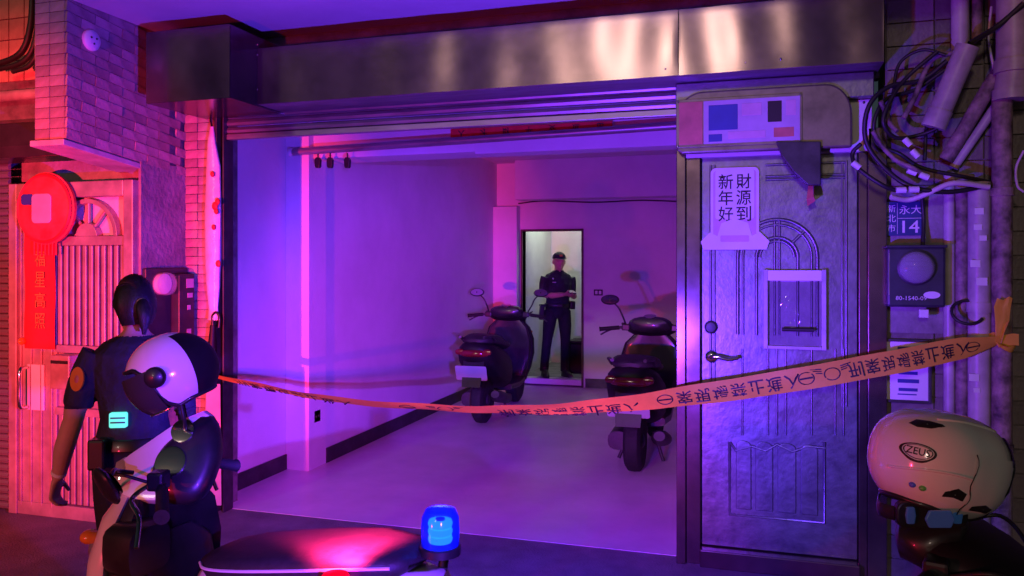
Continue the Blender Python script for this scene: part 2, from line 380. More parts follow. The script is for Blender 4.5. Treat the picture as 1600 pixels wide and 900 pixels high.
# brick column between the neighbour's flank and the shutter
cw = thing('facade_column', (-3.55, .1, 0), 'narrow tiled column left of the open shutter', 'column')
MB().box(-3.72, xa-.075, .0, .2, 0, 3.14).build('core', M['mortar'], cw)
tm = MB().box(-.052, .052, -.012, 0, -.028, .028).mesh('tile', M['tile'])
for k in range(50):
    for i in range(2):
        z = .05 + k*.06
        if z < 3.1:
            o = link('tile', tm, cw); o.location = Vector((-3.655 + i*.108, -.0, z)) ; o.location.x += .002*math.sin(k*7+i); o.location.y = -.001 + .002*math.sin(k*3.1+i*2)

# ================================================================== NEIGHBOUR ON THE LEFT
YN = -.45
nb = thing('neighbour_house', (-4.6, -.3, 0), 'tiled neighbouring house front at the left edge above the red-lit door', 'building')
MB().box(-7.5, -5.28, YN+.05, YN+.3, 0, 3.6).build('wall', M['concrete'], nb)
MB().box(-5.28, -3.722, YN+.12, YN+.3, 0, 2.348).build('wall', M['concrete'], nb)
MB().box(-5.28, -3.945, YN+.02, YN+.3, 2.35, 3.6).build('wall', M['mortar'], nb)
MB().box(-3.72, -3.70, YN+.03, .0, 0, 2.3).build('flank_wall', M['concrete'], nb)
tm2 = MB().box(-.062, .062, -.012, 0, -.066, .066).mesh('tile', M['tile_o'])
for i in range(7):
    for k in range(6):
        o = link('tile', tm2, nb); o.location = (-5.22 + i*.132, YN+.02, 2.93 + k*.14); o.rotation_euler.y = .01*math.sin(i*5+k)
MB().tube([(-7, YN-.04, PZ(20, 152, YN)), (-4.2, YN-.04, PZ(20, 152, YN))], .035, 12).build('ledge_pipe', M['pvc'], nb, True)
hood = MB(); hood.loft([[Vector((x, a, b)) for a, b in ((YN-.02, 2.60), (YN-.10, 2.56), (YN-.16, 2.40), (YN-.15, 2.33), (YN-.02, 2.31))] for x in (-7, -4.05)])
hood.build('shutter_hood', M['steel'], nb, bevel=.006)
# overhanging tiled pier
pb = thing('tiled_pier', (-3.8, -.5, 2.3), 'overhanging brick-tiled pier with a round vent at upper left', 'pier')
YP = -.98
def zb(Yv): return 2.35 + (2.235-2.35)*(Yv-YP)/(0-YP)
MB().loft([[Vector((x, Yv, z)) for x, z in ((-3.94, zb(Yv)), (-3.715, zb(Yv)), (-3.715, 3.6), (-3.94, 3.6))] for Yv in (YP+.012, -.001)]).build('core', M['mortar'], pb)
MB().loft([[Vector((x, Yv, z)) for x, z in ((-3.95, zb(Yv)-.035), (-3.705, zb(Yv)-.035), (-3.705, zb(Yv)-.002), (-3.95, zb(Yv)-.002))] for Yv in (YP-.02, -.001)]).build('edge_trim', M['pvc'], pb, bevel=.004)
tm3 = MB().box(0, .014, -.1005, .1005, -.028, .028).mesh('tile', M['tile'])
tm4 = MB().box(-.0525, .0525, -.012, 0, -.028, .028).mesh('tile', M['tile'])
tm6 = MB().box(0, .014, -.0485, .0485, -.028, .028).mesh('tile', M['tile'])
sl_ = math.atan((2.235-2.35)/(0-YP))
rnd = random.Random(4)
for k in range(17):
    for i in range(6):
        Yc = YP + .099 + i*.205 + (.102 if k % 2 else 0); z = zb(Yc) + .035 + k*.06
        if Yc - .097 < YP or Yc + .1 > .0 or z > 3.4: continue
        o = link('tile', tm3, pb); o.location = (-3.715 + rnd.uniform(-.002, .002), Yc, z); o.rotation_euler = (sl_, 0, rnd.uniform(-.008, .008))
    if k % 2 == 0: Yh = -.002 - .049
    else: Yh = YP + .049
    o = link('tile', tm6, pb); o.location = (-3.715 + rnd.uniform(-.002, .002), Yh, zb(Yh) + .035 + k*.06); o.rotation_euler = (sl_, 0, 0)
    for i in range(2):
        o = link('tile', tm4, pb); o.location = (-3.88 + i*.108, YP+.012 + rnd.uniform(-.001, .001), zb(YP) + .035 + k*.06)
p = atX(142, 63, -3.70)
vt = thing('round_vent', p, 'round pale vent cap high on the tiled pier', 'vent')
MX = Matrix.Translation((-3.70, p.y, p.z)) @ Matrix.Rotation(R(90), 4, 'Y')
MB().lathe([(.062, -.01), (.062, .008), (.054, .018), (.02, .024)], 24, MX).build('cap', M['paper'], vt, True)
for a in range(3):
    MB().lathe([(.006, .022), (.006, .027)], 8, MX @ Matrix.Translation((.022*math.cos(a*2.1), .022*math.sin(a*2.1), 0))).build('screw', M['dark_steel'], vt)

# far-left roller shutter
ls = thing('neighbour_shutter', (-6.2, YN, 0), 'closed ribbed roller shutter at the left edge', 'shutter')
xr = PX(17, YN)
sm = MB().loft([[Vector((x, a, b)) for a, b in ((0, 0), (-.014, .008), (-.02, .024), (-.012, .040), (0, .047), (.006, .047), (.006, 0))] for x in (-7.4, xr-.005)]).mesh('slat', M['slat'])
for k in range(46):
    o = link('slat', sm, ls); o.location = Vector((0, YN, .02 + k*.05))
# red-lit door
dr = thing('grille_door', ((xr+PX(211, YN))/2, YN, 0), 'red-lit metal entrance door with barred panel and fan light', 'door')
def q(x0, x1, y0, y1, Y0, Y1, m, name, par, bev=.003):
    xm = (x0+x1)/2
    return MB().box(PX(x0, Y0), PX(x1, Y0), Y0, Y1, PZ(xm, y1, Y0), PZ(xm, y0, Y0)).build(name, m, par, bevel=bev)
XD0, XD1 = PX(17, YN), PX(211, YN)
ZT = PZ(150, 283, YN)
fb = MB(); fb.box(XD0, XD0+.07, YN-.02, YN+.1, 0, ZT); fb.box(XD1-.075, XD1, YN-.02, YN+.1, 0, ZT); fb.box(XD0+.07, XD1-.075, YN-.02, YN+.1, ZT-.10, ZT)
fb.build('door_frame', M['red_door'], dr, bevel=.006)
MB().box(XD0+.07, XD1-.075, YN+.07, YN+.1, 0, ZT-.1).build('door_backing', M['dark_steel'], dr)
xs = PX(88, YN)          # solid stile left of the barred part
MB().box(XD0+.07, xs, YN+.0, YN+.06, .06, ZT-.10).build('door_leaf', M['red_door'], dr, bevel=.005)
for k in range(4):
    x = XD0+.09 + k*(xs-XD0-.11)/3.2; MB().box(x, x+.012, YN-.012, YN, .06, ZT-.12).build('rib', M['red_door'], dr, bevel=.003)
xR = XD1-.075
zf0, zf1 = PZ(150, 376, YN), ZT-.10
cxF = PX(135, YN); rF = min(xR-.03-cxF, zf1-zf0-.04)
def ringp(r0, r1, a0, a1, n=20): return arc(cxF, zf0+.03, r1, a0, a1, n) + arc(cxF, zf0+.03, r0, a1, a0, n)
MB().prism(ringp(rF-.03, rF, 0, 180), lambda u, v, d: Vector((u, YN+.0+d, v)), .05).build('fan_arch', M['red_door'], dr, bevel=.003)
MB().prism(ringp(.0, .085, 0, 180, 14)[:-1], lambda u, v, d: Vector((u, YN-.004+d, v)), .05).build('fan_hub', M['red_door'], dr, bevel=.003)
for a in (50, 90, 130):
    c, s = math.cos(R(a)), math.sin(R(a))
    MB().tube([(cxF+.08*c, YN+.02, zf0+.03+.08*s), (cxF+(rF-.02)*c, YN+.02, zf0+.03+(rF-.02)*s)], .011, 8).build('fan_spoke', M['red_door'], dr, True)
MB().box(xs, xR, YN+.05, YN+.06, zf0, zf1).build('fan_glass', M['plastic_wrap'], dr)
MB().box(xs, xR, YN-.004, YN+.05, zf0-.03, zf0+.03).build('door_rail', M['red_door'], dr, bevel=.004)
z1 = PZ(150, 541, YN)
n = 11
for k in range(n):
    x = xs + (xR-xs)*(k+.5)/n
    MB().box(x-.016, x+.016, YN+.0, YN+.04, z1, zf0-.03).build('grille_bar', M['red_door'], dr, bevel=.006)
MB().box(xs, xR, YN-.008, YN+.05, z1-.05, z1).build('door_rail', M['red_door'], dr, bevel=.004)
z2 = PZ(150, 640, YN)
MB().box(xs, xR, YN+.02, YN+.05, z2, z1-.05).build('door_panel', M['red_door'], dr, bevel=.004)
MB().box(xs, xR, YN-.008, YN+.05, z2-.05, z2).build('door_rail', M['red_door'], dr, bevel=.004)
for k in range(n):
    x = xs + (xR-xs)*(k+.5)/n
    MB().box(x-.018, x+.018, YN+.01, YN+.05, .09, z2-.05).build('lower_bar', M['red_door'], dr, bevel=.006)
MB().box(XD0+.07, xR, YN-.01, YN+.06, .0, .085).build('kick_plate', M['red_door'], dr, bevel=.004)
hp = at(52, 605, YN-.01)
MB().box(hp.x-.05, hp.x+.09, YN-.012, YN, hp.z-.15, hp.z+.15).build('handle_plate', M['paper'], dr, bevel=.004)
MB().tube(spline([hp+Vector((-.04, 0, .13)), hp+Vector((-.04, -.06, .12)), hp+Vector((-.04, -.065, 0)), hp+Vector((-.04, -.06, -.12)), hp+Vector((-.04, 0, -.13))]), .012, 10).build('pull_handle', M['chrome'], dr, True)
lb = at(110, 582, YN-.06)
ml = thing('letter_box', lb, 'grey metal letter box hung on the red-lit door', 'letter box')
MB().box(PX(82, YN-.1), PX(112, YN-.1), YN-.12, YN-.01, PZ(100, 608, YN-.1), PZ(100, 555, YN-.1)).build('body', M['red_door'], ml, bevel=.006)
MB().box(PX(82, YN-.1)+.01, PX(112, YN-.1)-.01, YN-.124, YN-.12, PZ(100, 568, YN-.1), PZ(100, 563, YN-.1)).build('slot', M['black'], ml)
# red couplet with gold writing
cp = thing('red_couplet', at(60, 545, YN), 'tall red paper couplet with gold writing on the left door', 'couplet')
xa_, xb_ = PX(38, YN-.02), PX(86, YN-.02); za_, zb_ = PZ(60, 545, YN-.02), PZ(60, 330, YN-.02)
g = MB(); g.loft([[Vector((xa_+(xb_-xa_)*i/4, YN-.018-.004*math.sin(k*.8)-.003*math.sin(i*1.7), za_+(zb_-za_)*k/14)) for i in range(5)] for k in range(15)], closed=False)
g.build('paper', M['redpaper'], cp, True)
g = MB()
for k, ch in enumerate('福星高照'): put_text(g, ch, lambda u, v: Vector((u, YN-.027, v)), h=.10, w=.085, cx=(xa_+xb_)/2+.01, cy=zb_-.31-k*.135)
g.build('writing', M['gold'], cp)
orn = thing('round_ornament', at(72, 395, YN-.04), 'large round red ornament with a pale middle above the red couplet', 'ornament')
oc = at(72, 326, YN-.05); MYo = Matrix.Translation(oc) @ Matrix.Rotation(R(90), 4, 'X')
MB().lathe([(.0, -.03), (.20, -.03), (.235, -.015), (.235, .005), (.20, .02), (.0, .024)], 40, MYo).build('disc', M['salmon_red'], orn, True)
MB().lathe([(.205, .018), (.215, .028), (.225, .018)], 40, MYo).build('rim', M['redpaper'], orn, True)
MB().prism(rrect(.16, .19, .03), lambda u, v, d: oc + Vector((u-.01, -.030+d, v)), .008).build('middle_panel', M['lilac'], orn, bevel=.004)
MB().prism(rrect(.10, .07, .02), lambda u, v, d: oc + Vector((u-.13, -.028+d, v+.06)), .008).build('dark_patch', M['navy'], orn, bevel=.004)
for k in range(7):
    MB().tube([oc + Vector((-.09+k*.03, -.005, -.225+.02*abs(k-3)*.3)), oc + Vector((-.09+k*.03, -.006, -.30))], .006, 6).build('tassel', M['redpaper'], orn, True)
tl = at(35, 533, YN-.03)
tag(MB().lathe([(.0, -.02), (.022, -.012), (.025, .01), (.012, .025), (.0, .03)], 14, Matrix.Translation(tl) @ Matrix.Rotation(R(90), 4, 'X')).build('door_bell', M['orangelens'], smooth=True), 'small amber door bell button at the left door edge', 'door bell')
# electric meter panel on the flank
XF = -3.70
eb_ = thing('electric_meter', atX(250, 540, XF), 'dark electric meter panel with round glass meter beside the officer at left', 'meter')
pA, pB = atX(222, 420, XF), atX(288, 520, XF)
y0, y1, z0, z1_ = pA.y, pB.y, .98, 1.62
MB().box(XF, XF+.03, y0, y1, z0, z1_).build('board', M['meterbox'], eb_, bevel=.006)
pm = atX(233, 440, XF)
MXm = Matrix.Translation((XF+.03, y0+.13, 1.52)) @ Matrix.Rotation(R(90), 4, 'Y')
MB().lathe([(.075, 0), (.075, .05), (.07, .07), (.04, .085), (.0, .088)], 24, MXm).build('meter_glass', M['glass'], eb_, True)
MB().lathe([(.066, .0), (.066, .03), (.0, .031)], 24, MXm).build('meter_dial', M['paper'], eb_, True)
MB().box(XF+.03, XF+.10, y0+.22, y1-.02, 1.02, 1.58).build('cover', M['meterbox'], eb_, bevel=.008)
for k, (dy, dzz, ww, hh) in enumerate(((.10, .50, .07, .06), (.10, .42, .05, .03), (.09, .34, .03, .03), (.09, .18, .04, .035), (.10, .06, .06, .05))):
    MB().box(XF+.10, XF+.102, y0+.22+dy-ww/2, y0+.22+dy+ww/2, 1.02+dzz-hh/2, 1.02+dzz+hh/2).build('sticker', M['pink_print'], eb_)

# pale plastic bundle hanging by the shutter rail
hb = thing('plastic_bundle', at(333, 480, -.06), 'long pale plastic-wrapped bundle with red spots hanging left of the shutter', 'bundle')
prof = [(198, .012), (225, .03), (260, .045), (330, .055), (400, .055), (450, .045), (480, .03), (500, .038)]
rings = []
for y, r in prof:
    c = at(334 if y > 240 else 331, y, -.06); rings.append([c + Vector((r*1.1*math.cos(a)*(1+.12*math.sin(a*3+y)), r*.7*math.sin(a), 0)) for a in [2*math.pi*j/16 for j in range(16)]])
MB().loft(rings).build('wrap', M['plastic_wrap'], hb, True)
for i, (x, y, s) in enumerate(((336, 322, .022), (340, 315, .018), (334, 355, .014), (341, 412, .018), (332, 272, .015), (338, 330, .016))):
    p = at(x, y, -.10); MB().ellip(p, (s, .012, s*1.3)).build('red_spot', M['redpaper'], hb, True)
MB().tube(spline([at(331, 198, -.06), at(329, 185, -.04), at(332, 172, -.02)]), .006, 8).build('string', M['cable'], hb, True)
um = thing('folded_umbrella', at(332, 640, -.08), 'dark folded umbrella hanging under the plastic bundle', 'umbrella')
MB().tube([at(333, 508, -.08), at(331, 560, -.08), at(331, 640, -.08), at(333, 690, -.08)], [.02, .035, .03, .006], 10).build('canopy', M['scoot'], um, True)
MB().tube(spline([at(333, 508, -.08), at(332, 494, -.08), at(338, 488, -.08), at(343, 496, -.08), at(342, 512, -.08)]), .009, 8).build('handle', M['black'], um, True)
bs = thing('leaning_board', at(338, 800, -.05), 'pale narrow board leaning on the shutter rail behind the white scooter', 'board')
MB().loft([[at(x, y, Yv) for x, y in ((318, 790), (346, 790), (344, 600), (322, 600))] for Yv in (-.14, -.12)]).build('board', M['pink_print'], bs, bevel=.004)
# ================================================================== STEEL ENTRANCE DOOR AND ITS SURROUND
YD = -.02
sd_ = thing('steel_door', (PX(1215, 0), YD, 0), 'closed dented stainless steel entrance door with fan relief', 'door')
xj0, xl, xr_, xj1 = PX(1057, -.06), PX(1096, YD), PX(1340, YD), PX(1384, YD)
ztop = PZ(1215, 240, YD)
jb = MB(); jb.box(xj0, xj0+.05, -.07, .10, 0, 2.63); jb.box(xj0+.05, xl-.004, -.045, .06, 0, 2.63)
jb.build('door_jamb', M['steel'], sd_, bevel=.004)
jb = MB(); jb.box(xr_+.004, xr_+.045, -.035, .06, 0, 2.35); jb.box(xr_+.045, xj1, -.06, .10, 0, 2.35)
jb.build('door_jamb', M['steel'], sd_, bevel=.004)
MB().box(xl, xr_, -.012, .04, .10, ztop).build('door_leaf', M['steel_door'], sd_, bevel=.004)
MB().box(xl-.004, xr_+.004, -.09, .05, .0, .095).build('threshold', M['steel'], sd_, bevel=.006)
YF = -.012
def molding(pts, r=.007, closed=False):
    MB().tube([Vector((x, YF-.001, z)) for x, z in pts], r*1.45, 8).build('molding', M['steel_door'], sd_, True)
def D(x, y): return (PX(x, YF), PZ(x, y, YF))
cxd = PX(1214, YF); zsp = PZ(1214, 402, YF)
Ra = PX(1277, YF) - cxd
molding(arc(cxd, zsp, Ra, 0, 180, 30) ); molding(arc(cxd, zsp, Ra-.028, 0, 180, 30), .005); molding(arc(cxd, zsp, Ra*.52, 0, 180, 24))
molding(arc(cxd, zsp, Ra*.43, 0, 180, 24), .005)
for s in (-1, 1):
    for rr, re in ((Ra, .007), (Ra-.028, .005), (Ra*.52, .006)): molding([(cxd+s*rr, zsp), (cxd+s*rr, zsp-.42)], re)
    molding([(cxd+s*Ra*.52*math.cos(R(45)), zsp+Ra*.52*math.sin(R(45))), (cxd+s*Ra*math.cos(R(45)), zsp+Ra*math.sin(R(45)))], .006)
    molding([(cxd+s*.012, zsp+Ra), (cxd+s*.012, zsp-.42)], .005)
    molding([(cxd+s*.345, ztop-.05), (cxd+s*.345, .9)], .005); molding([(cxd+s*.325, ztop-.05), (cxd+s*.325, .9)], .004)
for y in (258, 276, 281): molding([D(1196, y), (PX(1320, YF), D(1196, y)[1])], .005)
# lower raised panels
def pan(x0, x1, zt, zb_, top=True):
    o = [(x0, zb_), (x1, zb_), (x1, zt)] + ([( (x0+x1)/2 + (x1-x0)/2*math.cos(R(a)), zt + .03*math.sin(R(a))) for a in range(15, 180, 15)] if top else []) + [(x0, zt)]
    MB().prism(o, lambda u, v, d: Vector((u, YF-.008+d, v)), .01).build('raised_panel', M['steel_door'], sd_, bevel=.006)
zpt, zpb = PZ(1214, 700, YF), PZ(1214, 800, YF)
for x0, x1 in ((1150, 1174), (1180, 1208), (1215, 1244), (1251, 1278)): pan(PX(x0, YF), PX(x1, YF), zpt, zpb)
molding([D(1140, 690), (PX(1140, YF), zpb-.035), (PX(1288, YF), zpb-.035), (PX(1288, YF), D(1288, 690)[1])], .006)
molding([D(1140, 690), D(1150, 704), D(1175, 697), D(1196, 705), D(1214, 694), D(1238, 706), D(1262, 697), D(1290, 700)], .006)
for x in (1160, 1200, 1214, 1228, 1268, 1305, 1318): molding([D(x, 545), D(x, 680)], .004)
# lock, handle
lp = Vector((PX(1111, YF), YF, PZ(1111, 511, YF))); MY = lambda p: Matrix.Translation(p) @ Matrix.Rotation(R(90), 4, 'X')
MB().lathe([(.036, 0), (.036, .008), (.026, .014), (.026, .02), (.012, .022), (.0, .022)], 22, MY(lp)).build('lock', M['dark_steel'], sd_, True)
hp = Vector((PX(1112, YF), YF, PZ(1112, 557, YF)))
hd = MB().lathe([(.034, 0), (.034, .008), (.028, .014), (.0, .015)], 22, MY(hp)).build('handle_rose', M['chrome'], sd_, True)
MB().tube(spline([hp, hp+Vector((0, -.045, 0)), hp+Vector((.03, -.055, .006)), hp+Vector((.09, -.055, -.006)), hp+Vector((.14, -.05, .004))]), [.012]*5+[.011]*28, 10).build('lever', M['chrome'], hd, True)
# clear document holder on the door
dh = thing('notice_holder', Vector((PX(1240, YF), YF, PZ(1240, 545, YF))), 'metal framed clear window plate with curled plastic on the steel door', 'holder')
hx0, hx1, hz0, hz1 = PX(1193, -.03), PX(1291, -.03), PZ(1240, 546, -.03), PZ(1240, 421, -.03)
for a in ((hx0, hx0+.022, hz0, hz1), (hx1-.022, hx1, hz0, hz1)): MB().box(a[0], a[1], -.045, -.013, a[2], a[3]).build('side_frame', M['pvc'], dh, bevel=.003)
MB().box(hx0+.022, hx1-.022, -.042, -.013, hz0, hz0+.018).build('bottom_frame', M['pvc'], dh, bevel=.003)
MB().box(hx0+.022, hx1-.022, -.046, -.013, hz1-.06, hz1-.004).build('top_strip', M['paper'], dh, bevel=.003)
MB().box(hx0+.022, hx1-.022, -.016, -.0132, hz0+.018, hz1-.06).build('backing', M['plastic_wrap'], dh)
g = MB(); gx, gz = 18, 20; vs = []; fs = []
for k in range(gz+1):
    for i in range(gx+1):
        u, v = i/gx, k/gz; rr = math.hypot(u-.5, (v-.5)*1.2)
        vs.append((hx0+.024+(hx1-hx0-.048)*u, -.030-.010*math.sin(rr*16+2*math.atan2(v-.5, u-.5))*max(0, 1-rr*1.6)-.004*math.sin(u*5+v*9), hz0+.02+(hz1-hz0-.085)*v))
for k in range(gz):
    for i in range(gx): fs.append((k*(gx+1)+i, k*(gx+1)+i+1, (k+1)*(gx+1)+i+1, (k+1)*(gx+1)+i))
g.add(vs, fs); M['film'] = lens('clear_film', (.06, .06, .07), .62, .06, (.85, .85, .88)); g.build('plastic_film', M['film'], dh, True)
MB().tube([(PX(1222, -.05), -.05, PZ(1240, 515, -.05)), (PX(1272, -.05), -.05, PZ(1240, 515, -.05))], .010, 10).build('pen', M['ink'], dh, True)
YS = YF - .013
# pale sticker, top panel with two columns of writing
st = thing('door_sticker', Vector((PX(1146, YF), YF, PZ(1146, 398, YF))), 'pale sticker with two columns of dark writing on the steel door', 'sticker')
sx, szc = PX(1148, YF), PZ(1148, 320, YF); sw_, sh_ = PX(1186, YF)-PX(1110, YF), PZ(1148, 262, YF)-PZ(1148, 378, YF)
P_ = lambda Y: (lambda u, v, d=0: Vector((sx+u, Y+d, szc+v)))
MB().prism(rrect(sw_, sh_, .03), P_(YS-.003), .003).build('sheet', M['pink_print'], st)
bo = rrect(sw_-.004, sh_-.004, .028); bi = rrect(sw_-.03, sh_-.03, .02)
g = MB(); nn = len(bo); g.add([P_(YS-.0042)(u, v) for u, v in bo+bi], [(i, (i+1) % nn, nn+(i+1) % nn, nn+i) for i in range(nn)]); g.build('border', M['paper'], st)
g = MB(); g.add([P_(YS-.0046)(u, v) for u, v in rrect(sw_-.052, sh_*.66, .012, cy=.055)], [tuple(range(24))]); g.build('light_panel', M['paper'], st)
g = MB()
for ci, colm in enumerate(('財源到', '新年好')):
    for k, ch in enumerate(colm): put_text(g, ch, P_(YS-.0056), w=.078, h=.082, cx=(.047 if ci == 0 else -.047), cy=.126-k*.088, bold=.01)
g.build('writing', M['ink'], st)
lo = [(-.165, -.245), (.165, -.245), (.18, -.20), (.13, -.15), (.09, -.17), (.07, -.10), (.0, -.075), (-.07, -.10), (-.09, -.17), (-.13, -.15), (-.18, -.20)]
MB().prism(lo, P_(YS-.0066), .003).build('base_sheet', M['paper'], st)
g = MB(); g.add([P_(YS-.0076)(u, v) for u, v in rrect(.15, .035, .006, cy=-.185)], [tuple(range(24))]); g.build('label_strip', M['pink_print'], st)
# header over the door, pink-lit lintel panel
hb_ = thing('door_header', (PX(1210, -.1), -.1, 2.35), 'grey steel header band above the steel door', 'header')
MB().box(xj0, PX(1366, -.12), -.12, .02, 2.50, 2.628).build('band', M['steel_door'], hb_, bevel=.006)
MB().box(xj0+.05, PX(1362, -.05), -.06, .02, ztop-.01, 2.498).build('lintel_panel', M['plaster'], hb_, bevel=.003)
for x in (1350, 1352): p = at(x, 160 if x == 1350 else 205, -.06); MB().ellip(p, (.007, .004, .007)).build('screw', M['dark_steel'], hb_, True)
# round-ended plaque whose print cannot be made out
sg = thing('round_sign', at(1185, 235, -.2), 'round-ended olive sign with faded coloured panels above the steel door', 'sign')
cs = at(1190, 186, -.145); Wd = PX(1326, -.145)-PX(1052, -.145); Hd = .33
o = [(-Wd/2, -Hd/2+.02), (-Wd/2+.03, -Hd/2), (Wd/2, -Hd/2)] + [(Wd/2-.13+.13*math.cos(R(a)), Hd/2-.16+.16*math.sin(R(a))) for a in range(0, 91, 9)] + [(-Wd/2+.14+.14*math.cos(R(a)), Hd/2-.14+.14*math.sin(R(a))) for a in range(90, 181, 9)]
MB().prism(o, lambda u, v, d: cs + Vector((u, d, v)), .05).build('housing', M['olive'], sg, bevel=.01)
def pat(u0, u1, v0, v1, m, nm, dd=.006): MB().prism([(u0, v0), (u1, v0), (u1, v1), (u0, v1)], lambda u, v, d: cs + Vector((u, -dd+d, v)), .006).build(nm, m, sg, bevel=.002)
pat(-.44, .20, -.135, .125, M['olive'], 'face_frame', .008)
pat(-.425, -.30, -.12, .11, M['salmon'], 'face_panel', .011); pat(-.296, .19, -.12, .11, M['lilac'], 'face_panel', .011)
for a in ((-.27, -.12, -.05, .085, 'navy'), (-.10, .0, .02, .085, 'pink_print'), (.03, .10, -.02, .09, 'ink'), (-.27, -.20, -.11, -.07, 'navy'), (-.17, .02, -.10, -.06, 'pink_print'), (.06, .16, -.10, -.05, 'salmon'), (.12, .17, .01, .09, 'pink_print')):
    pat(*a[:4], M[a[4]], 'print_block', .0125)
for u, v in ((-.43, .115), (.19, .115), (-.43, -.125), (.19, -.125)): MB().ellip(cs + Vector((u, -.010, v)), (.006, .004, .006)).build('screw', M['chrome'], sg, True)
# dark bracket under the sign
bk = [(1212, 222), (1282, 222), (1282, 290), (1262, 290), (1240, 270), (1222, 246)]
MB().prism([( at(x, y, -.14).x, at(x, y, -.14).z) for x, y in bk], lambda u, v, d: Vector((u, -.17+d, v)), .05).build('bracket', M['dark_steel'], sg, bevel=.005)
tn = [(1263, 290), (1270, 290), (1271, 308), (1274, 314), (1262, 322), (1260, 312)]
tag(MB().prism([(at(x, y, -.1).x, at(x, y, -.1).z) for x, y in tn], lambda u, v, d: Vector((u, -.10+d+.02*math.sin(v*40), v)), .004).build('torn_tag', M['salmon']), 'torn pale red scrap hanging below the round sign', 'scrap')

# ================================================================== RIGHT WALL, METERS, PIPES
YW = .0
rw = thing('tiled_wall', (2.2, .1, 0), 'dark tiled house wall right of the steel door behind the pipes', 'wall')
MB().box(xj1, 6, .0, .25, 0, 3.14).build('core', M['mortar'], rw)
tm5 = MB().box(-.108, .108, -.012, 0, -.056, .056).mesh('tile', M['tile_r'])
for k in range(25):
    for i in range(6):
        o = link('tile', tm5, rw); o.location = Vector((xj1+.115+i*.224, .0 + .0015*math.sin(k*3+i*5), .07+k*.12)); o.rotation_euler.y = .006*math.sin(i*3+k)
MB().box(PX(1388, -.01), PX(1478, -.01), -.02, -.013, PZ(1430, 520, 0), PZ(1430, 300, 0)).build('patched_render', M['concrete'], rw)
# house number plate
hn = thing('house_number_plate', at(1412, 368, -.03), 'blue enamel house number plate reading 14 above the right meter box', 'number plate')
n0, n1, nz0, nz1 = PX(1383, -.035), PX(1446, -.035), PZ(1412, 368, -.035), PZ(1412, 315, -.035)
MB().prism(rrect(n1-n0, nz1-nz0, .008, cx=(n0+n1)/2, cy=(nz0+nz1)/2), lambda u, v, d: Vector((u, -.035+d, v)), .012).build('plate', M['blueplate'], hn)
g = MB(); fn = lambda u, v: Vector((u, -.0362, v)); W_ = n1-n0; H_ = nz1-nz0
for k, ch in enumerate('新北市'): put_text(g, ch, fn, h=H_*.22, cx=n0+W_*.16, cy=nz1-H_*(.2+.29*k))
put_text(g, '永大', fn, h=H_*.26, w=W_*.55, cx=n0+W_*.63, cy=nz1-H_*.24); put_text(g, '14', fn, h=H_*.36, w=W_*.42, cx=n0+W_*.64, cy=nz0+H_*.26, bold=.01)
for a in ((n0+W_*.30, n0+W_*.31, nz0+.008, nz1-.008), (n0+W_*.31, n1-.008, nz0+H_*.5, nz0+H_*.515)): g.add([fn(a[0], a[2]), fn(a[1], a[2]), fn(a[1], a[3]), fn(a[0], a[3])], [(0, 1, 2, 3)])
g.build('lettering', M['paper'], hn)
# meter box
mb_ = thing('meter_box', at(1432, 480, -.05), 'black electric meter box with round glass dial on the right wall', 'meter')
m0, m1, mz0, mz1 = PX(1386, -.13), PX(1478, -.13), PZ(1430, 480, -.13), PZ(1430, 386, -.13)
MB().box(m0, m1, -.13, -.02, mz0, mz1).build('case', M['meterbox'], mb_, bevel=.012)
MB().box(m0-.006, m1+.006, -.138, -.02, mz1-.004, mz1+.01).build('case_lid', M['meterbox'], mb_, bevel=.004)
mc = Vector(((m0+m1)/2, -.13, PZ(1432, 418, -.13)))
MB().lathe([(.088, 0), (.088, .01), (.080, .014)], 28, MY(mc)).build('dial_ring', M['dark_steel'], mb_, True)
MB().lathe([(.078, 0), (.078, .012), (.0, .013)], 28, MY(mc)).build('dial', M['paper'], mb_, True)
MB().lathe([(.080, .013), (.078, .03), (.06, .045), (.0, .05)], 28, MY(mc)).build('glass_dome', M['glass'], mb_, True)
g = MB()
for a in ((-.05, .05, .028, .034), (-.055, .055, .0, .008), (-.045, .045, -.018, -.012), (-.02, .02, -.038, -.028), (-.03, .03, .045, .05)):
    g.add([mc+Vector((a[0], -.0145, a[2])), mc+Vector((a[1], -.0145, a[2])), mc+Vector((a[1], -.0145, a[3])), mc+Vector((a[0], -.0145, a[3]))], [(0, 1, 2, 3)])
g.build('dial_print', M['ink'], mb_)
g = MB(); put_text(g, '80-1540-09', lambda u, v: Vector((u, -.1312, v)), h=.02, w=.14, cx=m0+.11, cy=mz0+.045); g.build('serial_number', M['paper'], mb_)
g = MB(); oc = at(1456, 461, -.131); g.add([oc+Vector((.038*math.cos(a), -.001, .018*math.sin(a))) for a in [2*math.pi*k/20 for k in range(20)]], [tuple(range(20))]); g.build('oval_sticker', M['paper'], mb_)
pk = at(1443, 487, -.1); MB().box(pk.x-.022, pk.x+.022, -.115, -.09, pk.z-.03, pk.z+.012).build('padlock', M['paper'], mb_, bevel=.004)
MB().box(m0+.008, m0+.012, -.1315, -.13, mz0+.06, mz1-.03).build('hinge_strip', M['slat'], mb_)
